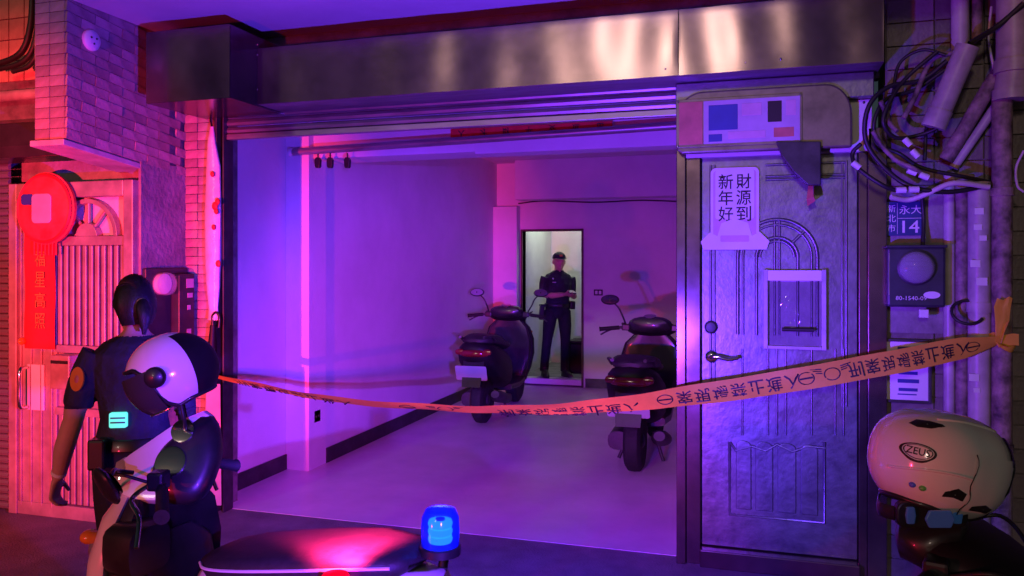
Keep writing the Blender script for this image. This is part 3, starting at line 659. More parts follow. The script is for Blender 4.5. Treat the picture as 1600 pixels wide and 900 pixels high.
# framed notice
nf = thing('framed_notice', at(1417, 630, -.03), 'pale framed notice below the right meter box', 'notice')
f0, f1, fz0, fz1 = PX(1381, -.04), PX(1456, -.04), PZ(1418, 630, -.04), PZ(1418, 530, -.04)
g = MB(); g.box(f0, f0+.014, -.04, -.013, fz0, fz1); g.box(f1-.014, f1, -.04, -.013, fz0, fz1); g.box(f0+.014, f1-.014, -.04, -.013, fz0, fz0+.014); g.box(f0+.014, f1-.014, -.04, -.013, fz1-.014, fz1)
g.build('frame', M['dark_steel'], nf, bevel=.002)
MB().box(f0+.014, f1-.014, -.024, -.013, fz0+.014, fz1-.014).build('sheet', M['paper'], nf)
g = MB(); fw = f1-f0; fh = fz1-fz0
for u0, u1, v0, v1 in ((.3, .72, .80, .88), (.2, .85, .66, .69), (.2, .85, .60, .62), (.32, .72, .44, .49), (.3, .75, .31, .37), (.32, .72, .18, .23), (.3, .7, .12, .14)):
    g.add([Vector((f0+fw*a, -.0252, fz0+fh*b)) for a, b in ((u0, v0), (u1, v0), (u1, v1), (u0, v1))], [(0, 1, 2, 3)])
g.build('printed_lines', M['navy'], nf)
# pipes
def pipe(name, pts, r, m, label, cat='pipe', group='pipes on the right wall', collars=(), open_end=False):
    t = thing(name, pts[-1], label, cat, group)
    MB().tube(pts, r, 18).build('tube', m, t, True)
    for p, rr, hh, ax in collars:
        MB().tube([Vector(p) - Vector(ax)*hh/2, Vector(p) + Vector(ax)*hh/2], rr, 18).build('collar', m, t, True)
    return t
Z_ = Vector((0, 0, 1))
p1 = [at(1583, -60, -.16), at(1583, 120, -.16), at(1578, 150, -.15)]
pipe('drain_pipe', p1, .072, M['pvc'], 'thick pale drain pipe with collar at the upper right corner', collars=((at(1583, 104, -.16), .082, .06, Z_), (at(1579, 148, -.15), .078, .05, Z_)))
pipe('rusty_pipe', [at(1566, 150, -.13), at(1565, 880, -.13), Vector((at(1565, 900, -.13).x, -.13, 0))], .045, M['pipe_dirty'], 'dark rusty vertical pipe tied with the orange tape end', collars=((at(1566, 300, -.13), .052, .04, Z_), (at(1565, 700, -.13), .052, .04, Z_)))
pp = pipe('stickered_pipe', [at(1530, 285, -.10), Vector((at(1530, 412, -.10).x, -.10, 0))], .050, M['pvc'], 'pale vertical pipe covered in small stickers left of the rusty pipe', collars=((at(1530, 480, -.10), .056, .05, Z_),))
for x, y, s in ((1524, 412, .022), (1534, 440, .024), (1528, 355, .018), (1522, 590, .022), (1530, 330, .02), (1536, 372, .016), (1526, 610, .014)):
    p = at(x, y, -.152); MB().box(p.x-s, p.x+s, -.153, -.150, p.z-s*.8, p.z+s*.8).build('sticker', M['paper'], pp)
pipe('narrow_pipe', [at(1483, 270, -.04), Vector((at(1483, 412, -.04).x, -.04, 0))], .026, M['pvc'], 'narrow pale pipe right of the meter box')
pipe('grey_pipe', [at(1503, 280, -.05), Vector((at(1503, 412, -.05).x, -.05, 0))], .030, M['pipe_dirty'], 'brownish pipe between the narrow pipe and the stickered pipe')
pipe('upright_conduit', [at(1500, -60, -.08), at(1500, 78, -.08)], .040, M['pvc'], 'pale upright conduit stub at the top right')
pipe('red_conduit', [at(1526, -60, -.06), at(1526, 62, -.06)], .026, M['pipe_dirty'], 'thin reddish conduit stub at the top right')
cdp = thing('slanted_conduit', at(1470, 185, -.2), 'open-ended pale conduit slanting down with a cable out of its top', 'pipe', 'pipes on the right wall')
a_, b_ = at(1512, 72, -.24), at(1463, 188, -.20)
MB().tube([a_, b_], .052, 20, caps=False).build('tube', M['pvc'], cdp, True)
MB().tube([a_.lerp(b_, .02), a_.lerp(b_, .98)], .046, 20).build('bore', M['black'], cdp, True)
MB().tube([a_.lerp(b_, .86), b_.lerp(a_, -.10)], .057, 20).build('collar', M['pvc'], cdp, True)
pipe('slanted_board', [at(1555, 120, -.10), at(1478, 250, -.06)], (.035), M['pipe_dirty'], 'dark slanting brace behind the open conduit', 'brace', None)
pipe('slanted_rail', [at(1560, 160, -.06), at(1490, 262, -.05)], .022, M['pvc'], 'thin slanting rail under the dark brace', 'rail', None)
# clamp ring on the stickered pipe
g = MB(); c = at(1512, 488, -.14)
g.tube([c + Vector((.07*math.cos(a), .03*math.sin(a), .055*math.sin(a))) for a in [2*math.pi*k/24*.85+.4 for k in range(25)]], .008, 8)
tag(g.build('cable_loop', M['cable'], smooth=True), 'black cable loop round the stickered pipe', 'cable')
# tangled cables
cables = [
 ([(1600, 5), (1560, 40), (1515, 68)], -.24, .014, 'cable', 'thick black cable leading into the open conduit'),
 ([(1480, 95), (1440, 125), (1390, 135), (1358, 165), (1352, 215), (1375, 255), (1420, 290), (1480, 300), (1545, 290)], -.16, .012, 'cable', 'long black cable looping widest round the right-hand tangle'),
 ([(1475, 110), (1430, 140), (1385, 155), (1366, 190), (1372, 225), (1405, 240), (1440, 262), (1500, 275), (1548, 285)], -.13, .010, 'cable', 'black cable just inside the widest loop of the tangle'),
 ([(1465, 80), (1420, 118), (1395, 150), (1380, 190), (1400, 215), (1440, 210), (1475, 195)], -.19, .010, 'cable', 'black cable curling under the open conduit'),
 ([(1490, 82), (1455, 95), (1430, 150), (1412, 185)], -.15, .013, 'pipe_dirty', 'stiff reddish cable running down beside the conduit'),
 ([(1376, 158), (1386, 180), (1392, 195), (1402, 205)], -.20, .012, 'pipe_dirty', 'short reddish cable stub inside the tangle'),
 ([(1364, 205), (1378, 228), (1400, 250), (1425, 262), (1448, 274)], -.21, .011, 'pipe_dirty', 'reddish cable with pale tapes low in the tangle'),
 ([(1392, 308), (1420, 312), (1450, 302), (1490, 286), (1545, 292)], -.17, .014, 'cable_w', 'thick pale cable sweeping under the tangle'),
 ([(1345, 225), (1332, 240), (1340, 262), (1380, 290), (1410, 300)], -.18, .011, 'cable', 'black cable hanging nearest the steel door'),
 ([(1395, 150), (1405, 100), (1440, 78), (1478, 86)], -.14, .008, 'cable', 'thin black cable arching over the tangle'),
 ([(1440, 300), (1443, 340), (1442, 384)], -.07, .010, 'cable', 'dark cable dropping into the right meter box'),
 ([(1505, 90), (1480, 140), (1450, 190), (1445, 250)], -.12, .009, 'cable', 'black cable behind the slanted conduit'),
 ([(1600, 235), (1588, 262), (1590, 290), (1600, 300)], -.2, .006, 'cable_w', 'thin pale wire at the right edge'),
 ([(1549, 10), (1545, 60), (1553, 108)], -.1, .006, 'cable_w', 'thin pale wire hanging left of the drain pipe'),
]
for pts, Y, r, m, lab in cables:
    tag(MB().tube(spline([at(x, y, Y + .03*math.sin(i*1.7)) for i, (x, y) in enumerate(pts)], 7), r, 8).build('hanging_cable', M[m], smooth=True), lab, 'cable', 'cables on the right wall')
for i, (x, y, a) in enumerate(((1418, 222, -50), (1430, 240, -50), (1425, 268, -25), (1444, 275, -25), (1408, 297, 0), (1428, 296, 0), (1338, 258, -40))):
    c = at(x, y, -.215); d = Vector((math.cos(R(a)), 0, math.sin(R(a))))
    nm = ['upper left', 'upper right', 'middle left', 'middle right', 'lower left', 'lower right', 'outermost'][i]
    tag(MB().tube([c - d*.022, c + d*.022], .016, 10).build('tape_wrap', M['paper'], smooth=True), nm + ' pale tape wrap on the tangled cables', 'tape wrap', 'tape wraps')
# cables and conduit at the upper left
pipe('left_conduit', [at(77, -40, YN-.1), at(77, 60, YN-.1)], .045, M['pvc'], 'grey conduit at the upper left beside the tiled pier', group=None)
for i, (pts, r, m, lab) in enumerate([
  ([(52, -30), (48, 40), (30, 85), (-20, 105)], .020, 'cable', 'outermost thick black cable sweeping left at the top left'),
  ([(62, -30), (58, 50), (38, 95), (-20, 112)], .018, 'cable', 'middle thick black cable sweeping left at the top left'),
  ([(66, -30), (64, 60), (48, 100), (20, 112)], .016, 'cable', 'innermost thick black cable at the top left'),
  ([(80, 60), (72, 85), (55, 108)], .018, 'cable', 'short black cable out of the left conduit'),
  ([(125, -30), (112, 30), (88, 60), (62, 100)], .010, 'cable', 'thin black cable slanting from the tiled pier at top left'),
  ([(78, -30), (70, 20), (57, 60), (60, 150), (60, 200)], .009, 'cable_w', 'thin pale cable hanging down left of the tiled pier')]):
    tag(MB().tube(spline([at(x, y, YN-.16-.02*i) for x, y in pts], 7), r, 8).build('hanging_cable', M[m], smooth=True), lab, 'cable', 'cables at the upper left')

# ================================================================== BARRIER TAPE
TP = [(330, 586, -.10), (420, 604, -.12), (520, 624, -.14), (640, 636, -.16), (760, 640, -.18), (880, 637, -.20), (1000, 628, -.22), (1120, 613, -.24), (1240, 594, -.25), (1360, 572, -.25), (1460, 553, -.24), (1562, 533, -.20)]
tw = [62, 62, 60, 62, 60, 50, 35, 12, 5, 5, 10, 35]      # lean of the tape, degrees from upright
cen = spline([at(*t) for t in TP], 8)
nT = len(cen)
def lean(s):
    t = s * (len(tw)-1); i = min(int(t), len(tw)-2); return R(tw[i] + (tw[i+1]-tw[i])*(t-i))
TWD = .118
def tape(s, v, off=0):
    t = min(max(s, 0), 1) * (nT-1); i = min(int(t), nT-2); c = cen[i].lerp(cen[i+1], t-i)
    d = (cen[i+1]-cen[i]).normalized(); a = lean(s); up = Vector((0, -math.sin(a), math.cos(a))); up = (up - d*up.dot(d)).normalized(); nr = d.cross(up)
    k = 1 - .55*max(0, (s-.95)/.05); wob = .006*math.sin(s*60+v*25) + .01*math.sin(s*17)
    return c + up*(v*TWD*k) + nr*(wob*(abs(v)*1.2) + off)
bt = thing('barrier_tape', at(760, 650, -.18), 'orange police barrier tape with black writing stretched across the entrance', 'barrier tape')
g = MB(); NS = 160; vs = [tape(i/NS, v) for i in range(NS+1) for v in (-.5, -.25, 0, .25, .5)]
g.add(vs, [(i*5+j, i*5+j+1, (i+1)*5+j+1, (i+1)*5+j) for i in range(NS) for j in range(4)]); g.build('ribbon', M['tape'], bt, True)
L = sum((cen[i+1]-cen[i]).length for i in range(nT-1))
nrm_mid = (cen[nT//2+1]-cen[nT//2]).normalized().cross(Vector((0, 0, 1))); off = .0018 if nrm_mid.y < 0 else -.0018
g = MB()
def word(s0, txt, vc=-.02, wl=.098, hl=.075):
    for k, ch in enumerate(txt): put_text(g, ch, lambda u, v: tape(u/L, v/TWD, off), w=wl*.86, h=hl, cx=s0*L + k*wl, cy=vc*TWD, flipy=True, bold=.012)
def ovl(s0, bar=True):
    for r1, r0 in ((1, .84),):
        n_ = 22; vs = [tape(s0 + rr*.045*math.cos(2*math.pi*k/n_)/L, rr*.28*math.sin(2*math.pi*k/n_)-.02, off) for rr in (r1, r0) for k in range(n_)]
        g.add(vs, [(k, (k+1) % n_, n_+(k+1) % n_, n_+k) for k in range(n_)])
    if bar: g.add([tape(s0 + a/L, b, off) for a, b in ((-.036, -.06), (.036, -.06), (.036, .02), (-.036, .02))], [(0, 1, 2, 3)])
def emblem(s0):
    ovl(s0, False)
    for sg_ in (-1, 1):
        for k in range(3): g.add([tape(s0 + sg_*a/L, b, off) for a, b in ((.05, .05+.09*k), (.085+.012*k, .10+.10*k), (.085+.012*k, .15+.10*k), (.05, .10+.09*k))], [(0, 1, 2, 3)])
# one turn of the print is about 1.75 m
word(.045, '刑案現場禁止進入', -.30); ovl(.27); emblem(.315)
word(.385, '刑案現場禁止進入', -.30); ovl(.575); 
word(.598, '案現場禁止進入', -.05); ovl(.742); emblem(.772); word(.80, '刑案現場禁止進入', -.02); ovl(.963)
g.build('writing', M['ink'], bt)
# knot and loose end at the pole
kn = thing('tape_knot', at(1565, 500, -.2), 'crumpled orange tape end knotted round the rusty pipe', 'tape')
rnd = random.Random(2); rings = []
for k, (x, y, ww) in enumerate(((1560, 470, 20), (1570, 466, 24), (1566, 480, 26), (1566, 500, 22), (1562, 520, 14), (1560, 534, 10), (1570, 541, 16))):
    rings.append([at(x-ww/2 + ww*i/5, y + rnd.uniform(-3, 3), -.185 - .02*rnd.random() - .012*((i+k) % 2)) for i in range(6)])
MB().loft(rings[1:], closed=False).build('loose_end', M['tape'], kn, True)
c = at(1565, 534, -.13)
MB().tube([c + Vector((.056*math.cos(a), .056*math.sin(a), .02*math.sin(a*2))) for a in [2*math.pi*k/20 for k in range(21)]], [(.03, .004)]*21, 8).build('loop', M['tape'], kn, True)
MB().loft([[at(x, y+dy, -.19) for dy in (-9, 9)] for x, y in ((1560, 534), (1572, 532), (1582, 530), (1592, 531))], closed=False).build('tail', M['tape'], kn, True)
# ================================================================== SCOOTERS  (built facing +x, left is +y)
def ering(x, hw, z0, z1, n=16, p=2.6, yc=0):
    zc, hh = (z0+z1)/2, (z1-z0)/2; o = []
    for k in range(n):
        a = 2*math.pi*k/n; c, s = math.cos(a), math.sin(a)
        o.append(Vector((x, yc + hw*math.copysign(abs(c)**(2/p), c), zc + hh*math.copysign(abs(s)**(2/p), s))))
    return o
def hring(z, hw, x0, x1, n=16, p=2.4, bow=0):
    xc, hx = (x0+x1)/2, (x1-x0)/2; o = []
    for k in range(n):
        a = 2*math.pi*k/n; c, s = math.cos(a), math.sin(a)
        yy = hw*math.copysign(abs(c)**(2/p), c)
        o.append(Vector((xc + hx*math.copysign(abs(s)**(2/p), s) - bow*(yy/hw)**2*hw, yy, z)))
    return o
angP = R(172)
def make_scooter(name, label, body, inner, fdx=0.0, tdx=0.0, group=None, lowmirror=False, police=False, steer=0, mirrors=True):
    t = thing(name, (0, 0, 0), label, 'scooter', group)
    S = lambda mb, nm, m, par=t, sm=True, bev=0: mb.build(nm, m, par, smooth=sm, bevel=bev)
    ax_r, ax_f = -.60 + tdx, .62 + fdx
    for ax, nm in ((ax_r, 'rear_wheel'), (ax_f, 'front_wheel')):
        MXw = Matrix.Translation((ax, 0, .225)) @ Matrix.Rotation(R(90), 4, 'X')
        prof = [(.15, -.045), (.19, -.055), (.222, -.035), (.226, 0), (.222, .035), (.19, .055), (.15, .045), (.15, -.045)]
        wh = S(MB().lathe(prof[:-1], 28, MXw), nm, M['rubber'])
        S(MB().lathe([(.03, -.06), (.05, -.05), (.06, -.03), (.15, -.04), (.152, .04), (.06, .03), (.05, .05), (.03, .06)], 20, MXw), 'rim', M['dark_steel'], wh)
    # tail body
    rg = [(-.90, .05, .68, .76), (-.88, .11, .62, .80), (-.80, .155, .55, .82), (-.66, .175, .46, .80), (-.48, .18, .36, .76), (-.30, .175, .30, .71), (-.16, .16, .27, .66), (-.08, .13, .26, .60)]
    if police: rg = [(-.93, .05, .72, .78), (-.90, .10, .66, .815), (-.80, .15, .56, .825), (-.62, .18, .44, .80), (-.42, .185, .34, .765), (-.24, .18, .30, .74), (-.13, .17, .28, .76), (-.05, .15, .27, .76), (.0, .115, .27, .72), (.02, .06, .30, .64)]
    S(MB().loft([ering(x+tdx*min(1, max(0, (-x-.05)/.4)), hw, a, b) for x, hw, a, b in rg]), 'tail_body', body)
    rg = [(-.84, .06, .80, .835), (-.80, .12, .785, .865), (-.62, .145, .765, .875), (-.46, .15, .745, .85), (-.40, .15, .735, .80), (-.24, .145, .705, .775), (-.08, .12, .68, .755), (-.01, .08, .655, .715)]
    if police: rg = [(-.86, .05, .835, .86), (-.83, .11, .815, .88), (-.68, .15, .785, .882), (-.48, .165, .755, .85), (-.30, .165, .735, .82), (-.16, .15, .725, .80), (-.08, .11, .73, .785), (-.055, .05, .74, .77)]
    st_ = S(MB().loft([ering(x+tdx*min(1, max(0, (-x-.0)/.4)), hw, a, b, p=3) for x, hw, a, b in rg]), 'seat', M['seat'])
    if police:
        for sd2 in (-1, 1): S(MB().tube(spline([(x+tdx*min(1, max(0, -x/.4)), sd2*hw*1.0, (a+b)/2+.006) for x, hw, a, b in rg[1:-1]], 4), .0045, 6), 'piping', M['paper'], st_)
        S(MB().loft([hring(z, hw, a, b, p=3.2) for z, hw, a, b in ((.30, .13, .12, .26), (.36, .16, .10, .27), (.60, .17, .11, .28), (.74, .16, .13, .28), (.80, .11, .17, .26))]), 'storage_box', M['black'])
        kb = MB().lathe([(.034, -.01), (.034, .012), (.026, .018), (.0, .019)], 20, Matrix.Translation((.20, .165, .66)) @ Matrix.Rotation(R(-90), 4, 'X')); S(kb, 'lock_knob', M['dark_steel'])
        S(MB().loft([ering(x, .075, a, b, 16, 4, yc=.15) for x, a, b in ((.10, .72, .86), (.12, .71, .87), (.20, .71, .87), (.215, .72, .86))]), 'glove_pocket', M['black'])
    S(MB().loft([ering(x, hw, a, b, p=4) for x, hw, a, b in ((-.16, .15, .25, .33), (.1+fdx*.5, .17, .24, .32), (.36+fdx, .16, .25, .34))]), 'floorboard', inner)
    # leg shield: painted outside, dark inside
    hs = [(.28, .15, .36, .50, .1), (.42, .20, .38, .56, .25), (.58, .235, .385, .585, .35), (.74, .235, .38, .57, .4), (.86, .20, .37, .53, .4), (.94, .13, .36, .47, .3)]
    S(MB().loft([hring(z, hw, a+fdx+.035, b+fdx, bow=bw) for z, hw, a, b, bw in hs]), 'front_cowl', body)
    S(MB().loft([hring(z, hw*.9, a+fdx-.03, a+fdx+.10, bow=bw*.8) for z, hw, a, b, bw in hs]), 'leg_shield', inner)
    # fender and fork
    fe = []
    for k in range(9):
        a = R(20 + 130*k/8); c = Vector((ax_f + .262*math.cos(a), 0, .225 + .262*math.sin(a))); n_ = Vector((math.cos(a), 0, math.sin(a)))
        fe.append([c + Vector((0, s*.068, 0)) - n_*.03*abs(s)**2 for s in (-1, -.6, -.2, .2, .6, 1)] + [c + Vector((0, s*.06, 0)) - n_*(.012+.03*abs(s)**2) for s in (1, .2, -.2, -1)])
    S(MB().loft(fe), 'front_fender', body)
    for s in (-1, 1): S(MB().tube([(ax_f, s*.075, .225), (ax_f-.10, s*.06, .62)], .018, 10), 'fork', M['dark_steel'])
    # handlebar cover
    hx = .36 + fdx
    K = 1.25 if police else 1.0
    def kz(rings): c0 = Vector((.33+fdx, 0, 1.0)); return [[c0 + (q0-c0)*K for q0 in r0] for r0 in rings]
    dc = Vector((.295+fdx, 0, 1.055)); MD = Matrix.Translation(dc) @ Matrix.Rotation(R(-58), 4, 'Y')
    if police:
        RI = Matrix.Rotation(-angP, 3, 'Z'); er = RI @ Vector((CS, SN, 0)); eu = (RI @ Vector((-SN*.42, CS*.42, .91))).normalized(); en = er.cross(eu)
        if (RI @ Vector((-SN, CS, 0))).dot(en) > 0: en = -en            # en points back toward the rider's side
        c0 = Vector((.135, .03, 1.05))
        def sculpt(out, rings, px=.00203):
            n0 = len(out); pts = spline([Vector((x, y, 0)) for x, y in out] + [Vector((*out[0], 0))], 4)[:-1]
            cx_ = sum(p_.x for p_ in pts)/len(pts); cy_ = sum(p_.y for p_ in pts)/len(pts)
            return MB().loft([[c0 + er*((cx_ + (p_.x-cx_)*k_ + sx_ - 268)*px) + eu*((712 - cy_ - (p_.y-cy_)*k_)*px*1.05) + en*d_ for p_ in pts] for k_, d_, sx_ in rings])
        S(sculpt([(306, 646), (270, 662), (226, 694), (190, 722), (179, 746), (190, 768), (218, 780), (262, 782), (318, 765), (334, 710), (324, 662)], ((.80, .012, 0), (.95, .008, 0), (1.0, -.012, 0), (.99, -.04, -2), (.90, -.10, -6), (.68, -.15, -10), (.3, -.18, -12))), 'handlebar_cover', body)
        S(sculpt([(304, 656), (272, 682), (248, 708), (240, 738), (247, 768), (285, 786), (324, 772), (340, 715), (326, 662)], ((.3, .034, 0), (.7, .030, 0), (.93, .020, 0), (1.0, .004, 0), (.97, -.03, 0))), 'dashboard', inner)
        S(sculpt([(184, 726), (200, 718), (208, 736), (202, 756), (186, 756)], ((.5, .012, -2), (1.0, .006, -2), (1.0, -.03, -2))), 'position_lamp', M['clearlens'])
    else: S(MB().loft(kz([ering(x+fdx, hw, a, b, p=2.3) for x, hw, a, b in ((.235, .05, 1.00, 1.05), (.25, .13, .965, 1.075), (.30, .175, .935, 1.075), (.36, .185, .92, 1.06), (.42, .16, .92, 1.03), (.47, .10, .93, 1.00), (.485, .04, .945, .98))])), 'handlebar_cover', body)
    if not police: S(MB().loft(kz([ering(x+fdx, hw, a, b, p=2.3) for x, hw, a, b in ((.20, .06, 1.0, 1.055), (.215, .13, .975, 1.088), (.27, .16, .96, 1.102), (.335, .12, 1.03, 1.098), (.345, .04, 1.05, 1.085))])), 'dashboard', inner)
    for yy in ((.042, -.052) if police else (0,)):
        if police:
            gx0, gy0, gr_ = ((282, 682, .8) if yy < 0 else (272, 728, 1.05)); pc_ = c0 + er*((gx0-268)*.00203) + eu*((712-gy0)*.00213) + en*.031
            MXd = Matrix.Translation(pc_) @ Matrix((eu, en.cross(eu), en)).transposed().to_4x4() @ Matrix.Scale(gr_, 4)
        else: MXd = Matrix.Translation((.262+fdx, yy, 1.098)) @ Matrix.Rotation(R(-18), 4, 'Y')
        g_ = S(MB().lathe([(.045, 0), (.045, .008), (.038, .009)], 22, MXd), 'gauge_ring', M['chrome'])
        S(MB().lathe([(.037, .0), (.037, .006), (.0, .0065)], 22, MXd), 'gauge_face', M['black'], g_)
        for k in range(9):
            a = R(-30 + 30*k); S(MB().box(-.002, .002, -.005, .005, 0, .0015), 'tick', M['paper'], g_, sm=False); o_ = bpy.data.objects[-1] if False else None
            ob = [x for x in bpy.data.objects if x.parent == g_][-1]
            ob.matrix_local = MXd @ Matrix.Rotation(a, 4, 'Z') @ Matrix.Translation((0, .028, .0066))
    S(MB().loft([ering(x+fdx, hw, a, b, p=2.6) for x, hw, a, b in ((.555, .13, .62, .80), (.59, .11, .65, .79), (.60, .05, .68, .76))]), 'headlight', M['clearlens'])
    for s in (-1, 1):
        gx, gz = (-.05, -.03) if police else (0, 0); s0 = s; s = s*.5 if police and s < 0 else s
        S(MB().tube([(.31+fdx, s*.10, 1.0), (.29+fdx+gx*.4, s*.22, 1.0+gz*.4), (.25+fdx+gx, s*.36, .985+gz)], .012, 10), 'handlebar', M['dark_steel'])
        S(MB().tube([(.284+fdx+gx*.45, s*.23, .999+gz*.45), (.25+fdx+gx, s*.36, .985+gz), (.247+fdx+gx, s*.372, .984+gz)], [.018, .018, .022], 12), 'grip', M['rubber'])
        S(MB().tube(spline([(.305+fdx, s*.18, 1.0), (.345+fdx, s*.24, .995+gz), (.335+fdx+gx, s*.32, .965+gz), (.315+fdx+gx, s*.375, .93+gz*2)]), .007, 8), 'brake_lever', M['chrome'] if police else M['dark_steel'])
        S(MB().box(.27+fdx, .32+fdx, min(s0*.15, s0*.21), max(s0*.15, s0*.21), .975, 1.03), 'switch_housing', M['black'], sm=False, bev=.008)
        S(MB().ellip((.50+fdx, s*.17, .80), (.03, .03, .022)), 'front_indicator', M['orangelens'])
        if not police: S(MB().tube([(-.70+tdx, s*.135, .81), (-.80+tdx, s*.14, .86), (-.93+tdx, s*.10, .865)], .013, 10), 'grab_rail', M['dark_steel'])
        S(MB().loft([ering(x+tdx, .035, a, b, 10, yc=s*.115) for x, a, b in ((-.885, .69, .75), (-.905, .695, .745), (-.91, .71, .735))]), 'rear_indicator', M['redlens'])
        S(MB().tube(spline([(.31+fdx, s*.20, 1.0), (.40+fdx, s*.22, 1.03), (.46+fdx, s*.14, .98), (.46+fdx, s*.07, .90)]), .005, 8), 'brake_cable', M['cable'])
        s = s0
        # mirror
        if lowmirror and s == 1: a0, a1, hc = (.31+fdx, s*.17, 1.02), (.28+fdx, s*.26, 1.05), (.225+fdx, s*.325, 1.03)
        else: a0, a1, hc = (.34+fdx, s*.19, 1.03), (.37+fdx, s*.25, 1.17), (.365+fdx, s*.31, 1.235)
        if (police and s == -1) or not mirrors: continue
        mi = S(MB().tube(spline([a0, ((a0[0]+a1[0])/2+.02, (a0[1]+a1[1])/2, (a0[2]+a1[2])/2), a1, hc], 5), .007, 8), 'mirror', M['black'])
        rt = Matrix.Rotation(R(14), 3, 'Y')
        if lowmirror and s == 1: rt = Matrix.Rotation(R(72), 3, 'Z') @ Matrix.Rotation(R(25), 3, 'Y')
        ms = (1.0, .85, 1.3) if (lowmirror and s == 1) else (1, 1, 1)
        S(MB().ellip(hc, (.018*ms[0], .072*ms[1], .046*ms[2]), rt), 'mirror_shell', M['black'], mi)
        rr = MB(); rr.add([Vector(hc) + rt @ Vector((-.0175, .062*math.cos(a)*.98, .037*math.sin(a))) for a in [2*math.pi*k/22 for k in range(22)]], [tuple(range(22))])
        S(rr, 'mirror_glass', M['mirror'], mi, sm=False)
    S(MB().loft([ering(x+tdx, hw, a, b) for x, hw, a, b in ((-.87, .125, .665, .745), (-.905, .11, .675, .74), (-.925, .06, .69, .725))]), 'tail_light', M['redlens'])
    S(MB().loft([[Vector((x+tdx, s*hw, z)) for s in (-1, 1)] + [Vector((x+tdx+.012, s*hw, z)) for s in (1, -1)] for x, hw, z in ((-.86, .09, .66), (-.92, .085, .55), (-.97, .075, .40))]), 'rear_fender', M['black'], sm=False)
    S(MB().prism(rrect(.26, .14, .015), lambda u, v, d: Vector((-.955+tdx+d-.35*v, u, .53+v)), .004), 'number_plate', M['plate'], sm=False)
    S(MB().tube([(-.25, -.15, .22), (-.45+tdx, -.17, .22), (-.80+tdx, -.18, .30), (-.88+tdx, -.18, .33)], [.02, .05, .058, .035], 14), 'muffler', M['dark_steel'])
    S(MB().loft([ering(x+tdx, .07, a, b, yc=.10) for x, a, b in ((-.15, .14, .30), (-.4, .13, .32), (-.66, .16, .30))]), 'engine_case', M['dark_steel'])
    for s in (-1, 1): S(MB().tube([(-.22, s*.08, .22), (-.30, s*.15, .012)], .012, 8), 'stand', M['dark_steel'])
    if steer:      # bars turned
        for o in [x for x in bpy.data.objects if x.parent == t]:
            b_ = o.name.split('.')[0]
            if b_ in ('handlebar_cover', 'dashboard', 'gauge_ring', 'handlebar', 'grip', 'brake_lever', 'switch_housing', 'mirror', 'brake_cable'):
                a_ = (0 if b_ in ('dashboard', 'gauge_ring', 'handlebar_cover', 'mirror') else steer) if police else steer
                o.matrix_local = Matrix.Translation((.33+fdx, 0, 0)) @ Matrix.Rotation(R(a_), 4, 'Z') @ Matrix.Translation((-.33-fdx, 0, 0)) @ o.matrix_local
    return t
def place(t, loc, ang):
    t.location = Vector(loc); t.rotation_euler = (0, 0, ang)
# children are built at the origin, so each root starts there and then moves
def camp(Xc, z, Zw): return Vector((CAM.x + Xc*CS - z*SN, CAM.y + Xc*SN + z*CS, Zw))

sA = make_scooter('parked_scooter', 'dark scooter parked deepest in the room, its seat toward the street', M['scoot'], M['black'], group='dark scooters in the room')
sB = copy_tree(sA); sB['label'] = 'dark scooter parked nearer the entrance, half behind the steel door frame'
def by_tail(t, px, py, Zt, dloc, ang):
    """stand the scooter so that its tail lamp is at the measured spot"""
    P = atz(px, py, dloc); d = Vector((math.cos(ang), math.sin(ang), 0)); place(t, (P.x + d.x*.9, P.y + d.y*.9, .004), ang)
aA = R(92)
sA.scale = sB.scale = (1.07, 1.24, 1.06)
by_tail(sA, 742, 551, .7, 7.95, aA)
by_tail(sB, 985, 588, .7, 6.05, R(90))

# scooter under the white helmet at the lower right
sC = make_scooter('street_scooter', 'dark scooter at the lower right corner carrying the white helmet', M['scoot'], M['black'], steer=-32, mirrors=False)
dashC = atz(1468, 812, 1.80); angC = R(16); dC = Vector((math.cos(angC), math.sin(angC), 0))
place(sC, (dashC.x - dC.x*.28, dashC.y - dC.y*.28, 0), angC)

# police scooter
ps = make_scooter('police_scooter', 'white and black police scooter with lit blue and red beacons in the foreground', M['white'], M['black'], fdx=-.16, tdx=.10, lowmirror=True, police=True, steer=24)
angP = R(172)
# beacons on the rear rack, built in the scooter's own frame
def beacon(nm, x, y, z, glass, core, r=.045, h=.09):
    b = MB().lathe([(r*1.1, 0), (r*1.1, .02), (r, .024)], 20, Matrix.Translation((x, y, z-.02))).build(nm, M['black'], ps, True)
    MB().lathe([(r, 0), (r*1.02, h*.4), (r*.98, h*.8), (r*.8, h), (r*.3, h*1.06)], 24, Matrix.Translation((x, y, z+.004))).build('dome', glass, b, True)
    for k in range(3):
        MB().lathe([(r*.60, 0), (r*.66, h*.10), (r*.60, h*.19)], 18, Matrix.Translation((x, y, z+.012+k*h*.22))).build('light_ring', core, b, True)
    MB().lathe([(r*.25, 0), (r*.25, h*.7)], 12, Matrix.Translation((x, y, z+.01))).build('lamp_core', M['dark_steel'], b, True)
    return b
M['blue_dome'] = lens('blue_dome', (.02, .10, 1.0), .62, .12); M['blue_core'] = emis('blue_glow', (.20, .72, 1.0), 6)
M['red_dome'] = lens('red_dome', (1.0, .02, .05), .62, .12); M['red_core'] = emis('red_glow', (1.0, .08, .10), 12)
MB().tube([(-.74, -.06, .70), (-.79, -.06, .80), (-.80, -.06, .87)], .014, 10).build('beacon_post', M['dark_steel'], ps, True)
BB = (-.795, -.04, .875); BR = (-.64, .22, .79)
beacon('blue_beacon', *BB, M['blue_dome'], M['blue_core'], .052, .095)
MB().tube([(-.58, .14, .66), (-.64, .22, .775)], .014, 10).build('beacon_post', M['dark_steel'], ps, True)
